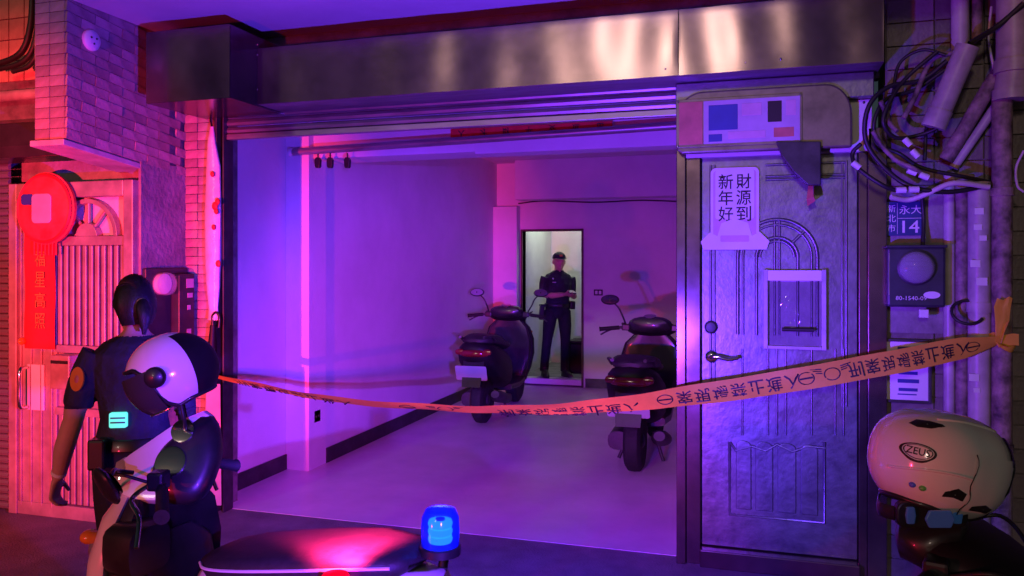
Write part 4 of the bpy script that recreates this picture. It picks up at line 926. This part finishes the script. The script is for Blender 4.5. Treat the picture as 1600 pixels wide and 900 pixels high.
beacon('red_beacon', *BR, M['red_dome'], M['red_core'], .04, .07)
for yy, xx in ((.10, -.76), (.03, -.80)):
    MB().ellip((xx, yy, .775), (.05, .04, .03)).build('clear_lamp', M['clearlens'], ps, True)
dashP = camp(-1.115, 2.56, 0); dP = Vector((math.cos(angP), math.sin(angP), 0))
place(ps, (dashP.x - dP.x*.20, dashP.y - dP.y*.20, 0), angP)
RP = Matrix.Rotation(angP, 4, 'Z')
def onps(p): return ps.location + (RP @ Vector(p))
def lamp(nm, p, c, e, aim=None, cone=150, blend=.6, r=.03):
    l = bpy.data.lights.new(nm, 'SPOT' if aim else 'POINT'); l.energy = e; l.color = c; l.shadow_soft_size = r
    if aim: l.spot_size = R(cone); l.spot_blend = blend
    o = bpy.data.objects.new(nm, l); o.location = p; col.objects.link(o)
    if aim: o.rotation_euler = (Vector(p) - Vector(aim)).to_track_quat('Z', 'Y').to_euler()
    return o
# ================================================================== HELMETS  (face toward +x)
def helmet(name, label, loc, rot, size, white, sq=2.0, open_el=18, jaw=-52, rear=-40, visor=None, goggles=False):
    t = thing(name, (0, 0, 0), label, 'helmet')
    def emin(az):
        a = abs(((math.degrees(az)+180) % 360) - 180)
        pts = [(0, open_el), (40, open_el-2), (58, open_el-14), (70, jaw+8), (82, jaw), (110, jaw+4), (150, rear), (180, rear+2)]
        for (a0, e0), (a1, e1) in zip(pts, pts[1:]):
            if a <= a1: k = (a-a0)/(a1-a0); k = k*k*(3-2*k); return R(e0+(e1-e0)*k)
        return R(rear)
    def surf(az, el, k=1.0):
        a, b, c = size; ce, se = math.cos(el), math.sin(el)
        pw = lambda q0: math.copysign(abs(q0)**(2/sq), q0)
        ca_, sa_ = pw(math.cos(az)), pw(math.sin(az)); ce = pw(ce) if ce > 0 else 0; tp = 1 - .10*max(0, -se)*(1 if sq > 2 else 0); se = pw(se)
        f = 1 + (.06*max(0, -math.cos(az))*ce) + .03*max(0, -se)
        return Vector((a*k*f*tp*ce*ca_, b*k*f*tp*ce*sa_, c*k*(se if se > 0 else se*1.05)))
    NA, NE = 64, 18
    def shell(k, lift=0):
        rings = []
        for e in range(NE+1):
            s = e/NE; rings.append([surf(2*math.pi*i/NA, emin(2*math.pi*i/NA)*(1-s) + R(89.5)*s + 0*lift, k) for i in range(NA)])
        return rings
    o_, i_ = shell(1.0), shell(.90)
    g = MB(); g.loft(o_, caps=False); sh_ = g.build('shell', white, t, True)
    g = MB(); g.loft(i_, caps=False); g.build('lining', M['white_lining'], t, True)
    g = MB(); g.loft([o_[0], i_[0]], caps=False); g.build('rim_padding', M['white_lining'], t, True)
    ed = [surf(2*math.pi*i/NA, emin(2*math.pi*i/NA)-.01, 1.0) for i in range(NA+1)]
    MB().tube(ed, .007, 8, caps=False).build('edge_trim', M['black'], t, True)
    t['_'] = 0; del t['_']
    return t, surf, emin, sh_
def patch(surf, az0, az1, e0, e1, k, n=14, m=8):
    g = MB(); g.loft([[surf(az0+(az1-az0)*i/n, e0+(e1-e0)*j/m, k) for i in range(n+1)] for j in range(m+1)], closed=False); return g
def orient(t, loc, M3):
    t.location = loc; t.rotation_euler = M3.to_euler()
right = Vector((CS, SN, 0)); fwd = Vector((-SN, CS, 0)); up = Vector((0, 0, 1))
def basis(fx, uz):
    x = Vector(fx).normalized(); z = Vector(uz); z = (z - x*z.dot(x)).normalized(); y = z.cross(x)
    return Matrix((x, y, z)).transposed()

# --- white helmet with oval badge, lower right
M['helmet_white'] = mat('helmet_white', (.86, .84, .80), .16, var=.04, scale=5, coat=.8)
hr, sf, em, _ = helmet('white_helmet', 'white open-face helmet with oval badge on the lower right scooter', None, None, (.152, .114, .112), M['helmet_white'], sq=2.5, jaw=-56, rear=-44)
def hp(azd, eld, k=1.004): return sf(R(azd), R(eld), k)
BZ = -158
def onh(u, v, k=1.006, az0=BZ, el0=6): return hp(az0 - u, el0 + v, k) if False else hp(az0 + u, el0 + v, k)
g = MB(); n = 30
for r1, r0 in ((1, .86), (.80, .74)):
    g.add([onh(rr*17*math.cos(2*math.pi*k/n), rr*7*math.sin(2*math.pi*k/n)) for rr in (r1, r0) for k in range(n)], [(k, (k+1) % n, n+(k+1) % n, n+k) for k in range(n)])
put_text(g, 'ZEUS', lambda u, v: onh(u, v), w=22, h=6.0, bold=.01)
g.build('badge', M['ink'], hr)
def slot(pts, nm='vent', m='black', k=1.004):
    n_ = len(pts); c = (sum(p[0] for p in pts)/n_, sum(p[1] for p in pts)/n_); rings = []
    for s in (1, .82, .4, .05): rings.append([sf(R(c[0]+(p[0]-c[0])*s), R(c[1]+(p[1]-c[1])*s), k if s == 1 else k+.002) for p in pts])
    MB().loft(rings, caps=False).build(nm, M[m], hr, True)
slot([(-176, 34), (-166, 31), (-152, 33), (-138, 40), (-142, 43), (-158, 44), (-172, 42)])
slot([(-128, -20), (-116, -14), (-106, -18), (-107, -27), (-130, -26)])
slot([(-96, -30), (-86, -26), (-72, -31), (-74, -38), (-97, -36)], k=1.034)
slot([(-70, 62), (-50, 58), (-48, 52), (-64, 53)])
# crease line and raised crown
for e0, a0, a1 in ((-9, -180, -70), (50, -150, -60)):
    MB().tube([hp(a0+(a1-a0)*k/24, e0 + 6*math.sin(k*.13), 1.0) for k in range(25)], .003, 8).build('crease', M['helmet_white'], hr, True)
patch(sf, R(-104), R(-50), R(-60), R(14), 1.028, 20, 16).build('cheek_guard', M['helmet_white'], hr, True)
MB().tube([hp(-104 + 2*math.sin(k), -60+74*k/16, 1.026) for k in range(17)], .0012, 6).build('panel_gap', M['black'], hr, True)
vis = patch(sf, R(-62), R(62), R(8), R(40), 1.035); vis.build('visor', M['visor'], hr, True)
for az, el, c in ((-150, -22, 'green_dot'), (-160, -21, 'blue_dot')):
    M[c] = mat(c, (.15, .6, .1) if c[0] == 'g' else (.1, .15, .7), .3)
    p = hp(az, el, 1.0); MB().ellip(p, (.007, .007, .006)).build('sticker', M[c], hr, True)
hfr = (right*.86 + fwd*.42 - up*.22)
orient(hr, atz(1468, 722, 1.74), basis(hfr, up + right*.05))
# goggles under the helmet, blue beacon light put into the lens colour
gg = thing('goggles', (0, 0, 0), 'goggles with blue light painted on the lenses, hanging under the white helmet', 'goggles')
gc = atz(1470, 812, 1.62)
def G(u, v, d): return gc + right*u + up*v + fwd*d
M['blue_lit_lens'] = mat('blue_lit_lens', (.08, .30, .95), .12, .0, coat=1)
for u0, w_, h_ in ((0, .062, .036), (-.048, .022, .036), (.05, .022, .036)):
    o = [(-w_/2, 0), (-w_*.36, -h_/2), (w_*.36, -h_/2), (w_/2, 0), (w_*.36, h_/2), (-w_*.36, h_/2)]
    MB().prism(o, lambda u, v, d: G(u0+u, v, d+abs(u0)*.5), .008).build('lens', M['blue_lit_lens'], gg, bevel=.003)
MB().prism(rrect(.15, .055, .02), lambda u, v, d: G(u, v, d+.03), .02).build('frame', M['black'], gg, bevel=.004)
MB().tube(spline([G(-.075, .0, .04), G(-.09, .0, .08), G(-.06, .01, .14)]), [(.015, .003)]*17, 8).build('strap', M['black'], gg, True)

# --- white and black helmet hung on the police scooter
hl, sf2, em2, _ = helmet('police_helmet', 'white helmet with black visor pivot hung on the police scooter mirror', None, None, (.135, .115, .125), M['helmet_white'], open_el=26, jaw=-50, rear=-46)
def slot2(pts, nm, m, k=1.006):
    n_ = len(pts); c = (sum(p[0] for p in pts)/n_, sum(p[1] for p in pts)/n_)
    MB().loft([[sf2(R(c[0]+(p[0]-c[0])*s), R(c[1]+(p[1]-c[1])*s), k) for p in pts] for s in (1, .6, .05)], caps=False).build(nm, m, hl, True)
# black rear half and black edge sweep
patch(sf2, R(118), R(242), R(-44), R(58), 1.006, 30, 14).build('black_panel', M['scoot'], hl, True)
for s in (-1, 1):
    c = sf2(R(s*72), R(2), 1.02); nrm = c.normalized()
    q_ = nrm.to_track_quat('Z', 'Y').to_matrix().to_4x4()
    MB().lathe([(.032, -.006), (.032, .006), (.026, .012), (.0, .014)], 22, Matrix.Translation(c) @ q_).build('visor_pivot', M['black'], hl, True)
patch(sf2, R(-66), R(66), R(-46), R(14), 1.06, 26, 12).build('visor', M['visor'], hl, True)
MB().tube([sf2(R(-66+132*k/24), R(-46), 1.06) for k in range(25)], .004, 8).build('visor_edge', M['chrome'], hl, True)
MB().tube(spline([sf2(R(85), R(-50)), Vector((.02, .06, -.16)), Vector((.03, 0, -.18)), Vector((.02, -.06, -.16)), sf2(R(-85), R(-50))]), .006, 8).build('chin_strap', M['black'], hl, True)
orient(hl, atz(268, 582, 2.50), basis(-right*.80 - fwd*.35 - up*.35, up*.92 - right*.3))

# ================================================================== OFFICERS
def fuse(mb, voxel, smooth=4):
    me = mb.mesh('tmp', [M['skin']]); o = bpy.data.objects.new('tmp', me); col.objects.link(o)
    r = o.modifiers.new('r', 'REMESH'); r.mode = 'VOXEL'; r.voxel_size = voxel
    s = o.modifiers.new('s', 'SMOOTH'); s.factor = .5; s.iterations = smooth
    dg = bpy.context.evaluated_depsgraph_get(); dg.update()
    out = bpy.data.meshes.new_from_object(o.evaluated_get(dg)); bpy.data.objects.remove(o); bpy.data.meshes.remove(me)
    return out
def limb(g, pts, rad, n=14): g.tube(spline(pts, 5), [rad[0] + (rad[-1]-rad[0])*0 + _ir(rad, k, (len(pts)-1)*5) for k in range((len(pts)-1)*5+1)], n)
def _ir(rad, k, N):
    t = k/N*(len(rad)-1); i = min(int(t), len(rad)-2); return rad[i] + (rad[i+1]-rad[i])*(t-i) - rad[0]
def torso(g, rows, n=20):
    g.loft([[Vector((cx + a*math.cos(q_), cy + b*math.sin(q_), z)) for q_ in [2*math.pi*j/n for j in range(n)]] for z, a, b, cx, cy in rows])
def hand(g, wrist, d, pn, thumb, curl=.6, s=1.0):
    """palm along d, palm facing pn, thumb side 'thumb'; five separate fingers"""
    d, pn, th = Vector(d).normalized(), Vector(pn).normalized(), Vector(thumb).normalized(); w_ = Vector(wrist)
    rings = []
    for t_, hw, ht in ((0, .026, .02), (.03, .036, .019), (.065, .042, .016), (.088, .041, .014)):
        rings.append([w_ + d*t_*s + th*hw*s*math.cos(a) + pn*ht*s*math.sin(a) for a in [2*math.pi*j/12 for j in range(12)]])
    g.loft(rings)
    for k, ln in enumerate((.068, .076, .071, .056)):
        p = w_ + d*.084*s + th*(.031 - .0205*k)*s; pts = [p - d*.01*s]; dr_ = d.copy()
        for sgm, fr_ in enumerate((.42, .33, .25)):
            a = curl*(.55+.35*sgm); dr_ = (dr_*math.cos(a) + pn*math.sin(a)).normalized() if sgm or curl > .4 else dr_
            pts.append(pts[-1] + dr_*ln*fr_*s)
        g.tube(pts, [.0092*s, .009*s, .0083*s, .0072*s], 8)
    p = w_ + d*.02*s + th*.028*s
    g.tube([p, p + (d*.5 + th*.7 + pn*.2).normalized()*.04*s, p + (d*.8 + th*.5 + pn*.5).normalized()*.075*s], [.014*s, .011*s, .009*s], 8)
def headgeo(g, c, s=1.0, yaw=0, pitch=0):
    """head facing -y, centre c between the ears"""
    Rm = Matrix.Rotation(yaw, 3, 'Z') @ Matrix.Rotation(pitch, 3, 'X'); c = Vector(c)
    def P(x, y, z): return c + Rm @ Vector((x*s, y*s, z*s))
    rows = [(.115, .02, .02, .012), (.105, .048, .06, .010), (.08, .066, .083, .008), (.045, .074, .094, .004), (.0, .073, .093, .0), (-.035, .068, .087, -.006), (-.065, .058, .076, -.014), (-.092, .042, .056, -.03), (-.108, .024, .03, -.045)]
    g.loft([[P(a*math.cos(q_), y0 + b*math.sin(q_), z) for q_ in [2*math.pi*j/20 for j in range(20)]] for z, a, b, y0 in rows])
    g.loft([[P(x*w_, y, z) for x in (-1, 0, 1)] + [P(0, y+.03, z)] for w_, y, z in ((.008, -.088, .012), (.011, -.102, -.015), (.016, -.112, -.034), (.014, -.09, -.044))])   # nose
    g.ellip(P(0, -.084, -.066), (.022*s, .012*s, .007*s)); g.ellip(P(0, -.082, -.076), (.018*s, .012*s, .007*s))      # lips
    for sx in (-1, 1):
        g.ellip(P(sx*.076, .006, -.012), (.010*s, .018*s, .032*s))        # ears
        g.ellip(P(sx*.031, -.083, .020), (.020*s, .012*s, .007*s))       # brow
    return P
def person(name, label, build, regions, mats, loc, ang, voxel=.0075):
    t = thing(name, (0, 0, 0), label, 'person')
    g = MB(); build(g); me = fuse(g, voxel)
    me.materials.clear()
    for m in mats: me.materials.append(m)
    idx = []
    for p in me.polygons: idx.append(regions(p.center))
    me.polygons.foreach_set('material_index', idx); me.polygons.foreach_set('use_smooth', [True]*len(me.polygons)); me.update()
    o = bpy.data.objects.new('body', me); col.objects.link(o); o.parent = t
    return t
# --- officer in the doorway: faces -y, x to the right of the picture
HT = 1.51
def b1(g):
    torso(g, [(.80, .10, .09, 0, .01), (.86, .165, .115, 0, .01), (.95, .172, .122, 0, .01), (1.05, .160, .112, 0, .0), (1.16, .172, .118, 0, -.005), (1.27, .192, .122, 0, -.005), (1.35, .198, .112, 0, .0), (1.40, .168, .09, 0, .01), (1.435, .10, .07, 0, .012), (1.46, .062, .06, 0, .008)])
    g.tube([(0, .012, 1.43), (0, -.004, 1.50), (0, -.01, 1.55)], [.062, .056, .056], 14)
    headgeo(g, (.0, -.02, 1.585), 1.10, 0, .18)
    # legs
    limb(g, [(-.09, .01, .90), (-.115, -.01, .70), (-.135, -.005, .50), (-.15, .02, .28), (-.16, .03, .07)], [.098, .088, .068, .062, .06])
    limb(g, [(.09, .01, .90), (.11, -.01, .70), (.12, -.01, .50), (.125, .01, .28), (.13, .02, .07)], [.098, .088, .068, .062, .06])
    # arms: forearms folded across the belly
    limb(g, [(-.185, .01, 1.365), (-.208, .015, 1.27), (-.218, .02, 1.13)], [.060, .055, .046])
    limb(g, [(-.218, .02, 1.13), (-.13, -.12, 1.115), (-.02, -.20, 1.13), (.035, -.21, 1.135)], [.046, .043, .035, .027])
    limb(g, [(.185, .01, 1.365), (.205, .015, 1.27), (.212, .02, 1.14)], [.060, .055, .046])
    limb(g, [(.212, .02, 1.14), (.20, -.10, 1.11), (.145, -.20, 1.115)], [.046, .042, .028])
    hand(g, (.03, -.21, 1.135), (.9, -.25, .05), (0, .2, .9), (-.1, -.8, .5), .55)
    hand(g, (.145, -.20, 1.115), (-.35, -.75, .1), (0, .1, 1), (.7, -.4, .2), .5)
def r1(c):
    if c.z > 1.455 and c.y < .2 and abs(c.x) < .12: return 0
    if c.z > 1.44 and abs(c.x) < .04 and c.y < -.03: return 0
    fore = c.y < -.135 and 1.03 < c.z < 1.21
    elbow = abs(c.x) > .165 and 1.05 < c.z < 1.15
    if fore or elbow: return 0
    return 1 if c.z > .98 else 2
M['trousers'] = mat('dark_trousers', (.012, .013, .024), .85, var=.25, scale=12, bump=.25, bscale=20)
o1 = person('person', 'officer in dark uniform and cap standing in the lit doorway holding a small pad', b1, r1, [M['skin'], M['uniform'], M['trousers']], None, 0, .007)
def kid(mb, nm, m, t, sm=True, bev=0): return mb.build(nm, m, t, smooth=sm, bevel=bev)
g = MB()
for k in range(8):
    e = R(-8 + 98*k/7); g_r = [Vector((0.092*math.cos(e)*math.cos(a), -.012+.115*math.cos(e)*math.sin(a), 1.628+.088*math.sin(e))) for a in [2*math.pi*j/24 for j in range(24)]]
    g.v += []; (rings0 := globals().setdefault('_rg', [])).append(g_r)
cap = MB().loft(_rg); cp_ = kid(cap, 'cap', M['uniform'], o1)
br = MB().loft([[Vector((.085*math.cos(R(a))*s_, -.075 - .09*math.sin(R(a))*s_ - .02, 1.625 - .02*s_*math.sin(R(a)))) for a in range(0, 181, 15)] for s_ in (.3, 1.0)], closed=False)
kid(br, 'cap_brim', M['uniform'], cp_)
kid(MB().prism(rrect(.04, .025, .008), lambda u, v, d: Vector((u, -.122+d, 1.66+v)), .006), 'cap_badge', M['gold'], cp_, False)
g = MB()
torso(g, [(.955, .178, .128, 0, .01), (.96, .183, .132, 0, .01), (1.0, .181, .131, 0, .008), (1.005, .176, .126, 0, .008)], 28)
kid(g, 'belt', M['black'], o1)
kid(MB().box(-.035, .035, -.136, -.12, .962, 1.0), 'buckle', M['dark_steel'], o1, False, .004)
kid(MB().loft([[Vector((x, y, z)) for x, y in ((-.25, -.06), (-.175, -.06), (-.175, .05), (-.25, .05))] for z in (.96, .99)] + []), 'holster_loop', M['black'], o1, False, .004)
kid(MB().loft([[Vector((xc+sx*.032, yc+sy*.035, z)) for sx, sy in ((-1, -1), (1, -1), (1, 1), (-1, 1))] for xc, yc, z in ((-.215, 0, .98), (-.225, -.01, .88), (-.235, -.03, .78))]), 'holster', M['black'], o1, False, .012)
kid(MB().box(.165, .235, -.07, .05, .93, 1.04), 'pouch', M['black'], o1, False, .012)
for sx, xx, tt in ((-1, -.16, .02), (1, .13, .3)):
    Rz = Matrix.Rotation(tt*sx if sx > 0 else -.02, 3, 'Z')
    kid(MB().loft([[Vector((xx, .0, 0)) + Rz @ Vector((a*math.cos(q_), y0 + b*math.sin(q_), z)) for q_ in [2*math.pi*j/16 for j in range(16)]] for z, a, b, y0 in ((.0, .05, .135, -.05), (.03, .052, .138, -.05), (.06, .048, .11, -.03), (.10, .047, .065, .02), (.13, .05, .06, .02))]), 'shoe', M['black'], o1)
kid(MB().prism(rrect(.05, .012, .003), lambda u, v, d: Vector((-.085+u, -.125+d+.2*abs(u), 1.295+v)), .006), 'name_tape', M['paper'], o1, False)
kid(MB().ellip((-.10, -.118, 1.345), (.012, .006, .014)), 'shirt_badge', M['chrome'], o1)
kid(MB().loft([[Vector((s_*.01, -.068, 1.455)), Vector((s_*.055, -.060, 1.462)), Vector((s_*.06, -.088, 1.405)), Vector((s_*.022, -.098, 1.40))] for s_ in (1,)] + [[Vector((s_*.01, -.074, 1.455)), Vector((s_*.055, -.066, 1.462)), Vector((s_*.06, -.096, 1.405)), Vector((s_*.022, -.106, 1.40))] for s_ in (1,)]), 'collar', M['uniform'], o1, False)
kid(MB().loft([[Vector((s_*.01, -.068, 1.455)), Vector((s_*.055, -.060, 1.462)), Vector((s_*.06, -.088, 1.405)), Vector((s_*.022, -.098, 1.40))] for s_ in (-1,)] + [[Vector((s_*.01, -.074, 1.455)), Vector((s_*.055, -.066, 1.462)), Vector((s_*.06, -.096, 1.405)), Vector((s_*.022, -.106, 1.40))] for s_ in (-1,)]), 'collar', M['uniform'], o1, False)
fo = at(869, 588, 6.10); o1.location = (fo.x, 6.08, .10); o1.rotation_euler = (0, R(1.5), R(28))
npd = thing('note_pad', (0, 0, 0), 'small pad held in the hands of the doorway officer', 'pad')
MB().box(-.04, .05, -.06, .06, -.006, .006).build('cover', M['dark_steel'], npd, bevel=.002)
MB().box(-.036, .046, -.056, .056, .0065, .012).build('pages', M['paper'], npd)
npd.location = o1.location + Matrix.Rotation(R(28), 3, 'Z') @ Vector((.15, -.26, 1.165)); npd.rotation_euler = (.25, 0, R(34))

# --- officer at the left, seen from behind: back toward -y
def b2(g):
    torso(g, [(.78, .10, .09, 0, .0), (.84, .165, .12, 0, .0), (.92, .175, .125, 0, .0), (1.02, .150, .105, 0, .0), (1.12, .165, .112, 0, .0), (1.22, .186, .118, 0, .0), (1.285, .188, .105, .0, .0), (1.33, .14, .085, 0, .01), (1.36, .07, .06, 0, .02), (1.38, .05, .05, 0, .02)])
    g.tube([(0, .015, 1.35), (0, .03, 1.41), (-.01, .04, 1.45)], [.054, .048, .048], 14)
    Rm = headgeo(g, (-.015, .045, 1.468), .95, R(180+35), .12)
    limb(g, [(-.09, .0, .88), (-.10, .03, .68), (-.10, .03, .48), (-.10, -.01, .26), (-.10, -.03, .07)], [.10, .09, .068, .06, .056])
    limb(g, [(.09, .0, .88), (.10, .02, .68), (.10, .04, .48), (.10, .04, .26), (.10, .03, .07)], [.10, .09, .068, .06, .056])
    # left arm hanging out and down on the picture's left
    limb(g, [(-.165, .0, 1.285), (-.205, -.01, 1.20), (-.232, -.015, 1.12), (-.243, -.018, 1.075)], [.068, .070, .068, .064])
    limb(g, [(-.20, -.01, 1.20), (-.245, -.02, 1.09), (-.262, -.02, 1.02)], [.055, .05, .044])
    limb(g, [(-.262, -.02, 1.02), (-.31, .0, .90), (-.335, .02, .82), (-.352, .03, .775)], [.044, .044, .035, .027])
    hand(g, (-.352, .03, .775), (-.2, .1, -.95), (.75, .3, -.1), (.1, .9, 0), .85)
    limb(g, [(.165, .0, 1.285), (.205, .02, 1.20), (.225, .04, 1.05)], [.062, .058, .044])
    limb(g, [(.225, .04, 1.05), (.20, .14, .97), (.16, .24, .99)], [.044, .04, .027])
    hand(g, (.16, .24, .99), (-.3, .9, .1), (-.8, -.2, 0), (0, .1, 1), .7)
def r2(c):
    if c.z > 1.355: return 0
    if c.x < -.19 and c.z < 1.068: return 0
    if (c.x > .19 and c.z < 1.06 and c.z > .9 and c.y > .09) or (c.y > .17 and c.z > .9): return 0
    if abs(c.x) > .27 and c.z < 1.0: return 0
    return 1 if c.z > .92 else 2
o2 = person('person', 'officer in dark uniform with tied-back hair behind the white scooter at left', b2, r2, [M['skin'], M['uniform'], M['trousers']], None, 0, .0065)
hy = R(180+35)
Rh = Matrix.Rotation(hy, 3, 'Z') @ Matrix.Rotation(.12, 3, 'X'); hc = Vector((-.015, .045, 1.468))
def HP(x, y, z): return hc + Rh @ Vector((x, y, z))
g = MB(); rings = []
for k in range(11):
    e = -.75 + (1.5+.75)*k/10
    ring_ = []
    for j in range(28):
        a = 2*math.pi*j/28; ca, sa = math.cos(a), math.sin(a)
        ee = max(e, .32) if sa < -.35 else (max(e, -.05) if sa < .05 else e)     # hairline above the face and ears
        wv_ = 1.10 + .02*math.sin(a*9+k) + .015*math.sin(a*17); ring_.append(HP(.084*wv_*math.cos(ee)*ca, .008+.104*wv_*math.cos(ee)*sa, .008+.118*math.sin(ee)*1.05))
    rings.append(ring_)
hair = kid(MB().loft(rings), 'hair', M['hair'], o2)
kid(MB().tube([HP(0, .092, .005), HP(0, .115, .0), HP(0, .135, -.02), HP(.0, .14, -.06), HP(.0, .125, -.12)], [.024, .03, .034, .028, .008], 12), 'ponytail', M['hair'], hair)
bnd = HP(0, .108, .0)
kid(MB().tube([HP(0, .108, .003), HP(0, .116, -.001)], [.029, .029], 14), 'hair_band', M['paper'], hair)
g = MB(); rs_ = random.Random(5)
for k in range(90):
    a = rs_.uniform(0, math.pi); e0 = rs_.uniform(.35, 1.45); pts = []
    for q0 in range(6):
        t0 = q0/5; ee = e0*(1-t0) + .02*t0; aa = (math.pi*1.5 + (a-math.pi/2)*1.3)*(1-t0) + math.pi*.5*t0 if False else (-math.pi/2 + (a-math.pi/2)*1.5)*(1-t0)
        x_ = math.cos(a)*(1-t0**2)*.96; y_ = -.35 + 1.35*t0
        rr = math.sqrt(max(.0, 1 - min(.98, x_*x_*.9))); z_ = math.sqrt(max(0, 1 - min(1, x_*x_ + y_*y_)))
        pts.append(HP(.094*x_, .008 + .117*y_*rr, .008 + .129*z_ + rs_.uniform(.0, .003)))
    g.tube(pts, .0022, 5)
hs_ = kid(g, 'hair_strands', M['hair'], hair); hs_['kind'] = 'stuff'
# belt with radio, reflective tag, sleeve badge, watch
g = MB(); torso(g, [(.90, .178, .128, 0, 0), (.905, .184, .134, 0, 0), (.945, .178, .13, 0, 0), (.95, .172, .124, 0, 0)], 28); kid(g, 'belt', M['black'], o2)
kid(MB().box(-.15, -.075, -.165, -.115, .84, .96), 'pouch', M['black'], o2, False, .01)
M['glowing'] = emis('clip_light_glow', (.12, .9, .75), 1.1)  # cyan glow comes from the tag's own emission
kid(MB().prism(rrect(.075, .06, .008), lambda u, v, d: Vector((-.03+u, -.128+d, 1.03+v)), .02), 'clip_light', M['glowing'], o2, False)
for i in range(2): kid(MB().box(-.062, .002, -.1292, -.128, 1.018+i*.018, 1.024+i*.018), 'light_bar', M['navy'], o2, False)
pb_ = Vector((-.222, -.078, 1.19)); nr_ = Vector((-.35, -1, .15)).normalized(); qr = nr_.to_track_quat('Z', 'Y').to_matrix().to_4x4()
kid(MB().lathe([(.042, -.004), (.042, .004), (.0, .006)], 20, Matrix.Translation(pb_) @ qr @ Matrix.Diagonal((.85, 1.15, 1, 1))), 'sleeve_badge', M['orangelens'], o2)
kid(MB().lathe([(.026, -.003), (.026, .003), (.0, .008)], 16, Matrix.Translation(pb_) @ qr @ Matrix.Diagonal((.85, 1.15, 1, 1))), 'badge_centre', M['salmon'], o2)
kid(MB().tube([(-.341, .024, .803), (-.346, .027, .79)], [.0335, .033], 16), 'watch_strap', M['paper'], o2)
for xx, yy in ((-.10, .01), (.10, .06)):
    kid(MB().loft([[Vector((xx + a*math.cos(q_), yy + y0 + b*math.sin(q_), z)) for q_ in [2*math.pi*j/16 for j in range(16)]] for z, a, b, y0 in ((.0, .045, .125, .03), (.03, .047, .128, .03), (.06, .044, .10, .01), (.10, .043, .06, -.03), (.12, .046, .055, -.03))]), 'shoe', M['black'], o2)
o2.scale = (.87, .9, 1.0)
P2 = camp(-1.55, 3.25, 0); o2.location = (P2.x, P2.y, 0); o2.rotation_euler.z = R(17+8)

# ================================================================== BEACON LIGHT (spots above the two domes, others added behind the viewer)
pb1 = onps((BB[0], BB[1], BB[2]+.135)); pr1 = onps((BR[0], BR[1], BR[2]+.19))
def heading(p, deg, up_): return (p.x + math.cos(R(deg)), p.y + math.sin(R(deg)), p.z + up_)
lamp('blue_spot_light', pb1, (.12, .03, 1.0), 640, aim=heading(pb1, 107, .22), cone=122, blend=.55)
lamp('red_spot_light', pr1, (1.0, .02, .18), 290, aim=heading(pr1, 106, -.36), cone=78, blend=.6)
lamp('blue_spot_light', pb1, (.12, .03, 1.0), 190, aim=heading(pb1, 57, -.02), cone=60, blend=.7)
# unseen second police scooter, added so its red spots light the left-hand fronts
ps2 = copy_tree(ps); ps2['label'] = 'second white and black police scooter added unseen behind the viewer to carry red light'
place(ps2, (-3.1, -6.3, 0), R(200))
pr2 = Vector((-2.75, -5.9, 1.0))
lamp('red_spot_light', pr2, (1.0, .02, .10), 215, aim=heading(pr2, 72, .16), cone=110, blend=.5)
lamp('red_spot_light', pr2 + Vector((-.1, 0, .05)), (1.0, .03, .07), 3600, aim=heading(pr2, 112, .12), cone=38, blend=.7)
ps3 = copy_tree(ps); ps3['label'] = 'third white and black police scooter added unseen behind the viewer at right to carry blue light'  # unseen third scooter, added to send blue light into the room
place(ps3, (1.9, -7.2, 0), R(190))
pb3 = Vector((1.5, -6.8, 1.6))
lamp('blue_spot_light', pb3, (.16, .03, 1.0), 4500, aim=heading(pb3, 117.5, -.07), cone=23, blend=.7)
for o_ in bpy.data.objects:
    if o_.name.split('.')[0] in ('writing', 'lettering', 'printed_lines', 'dial_print', 'serial_number', 'badge'): o_['kind'] = 'stuff'
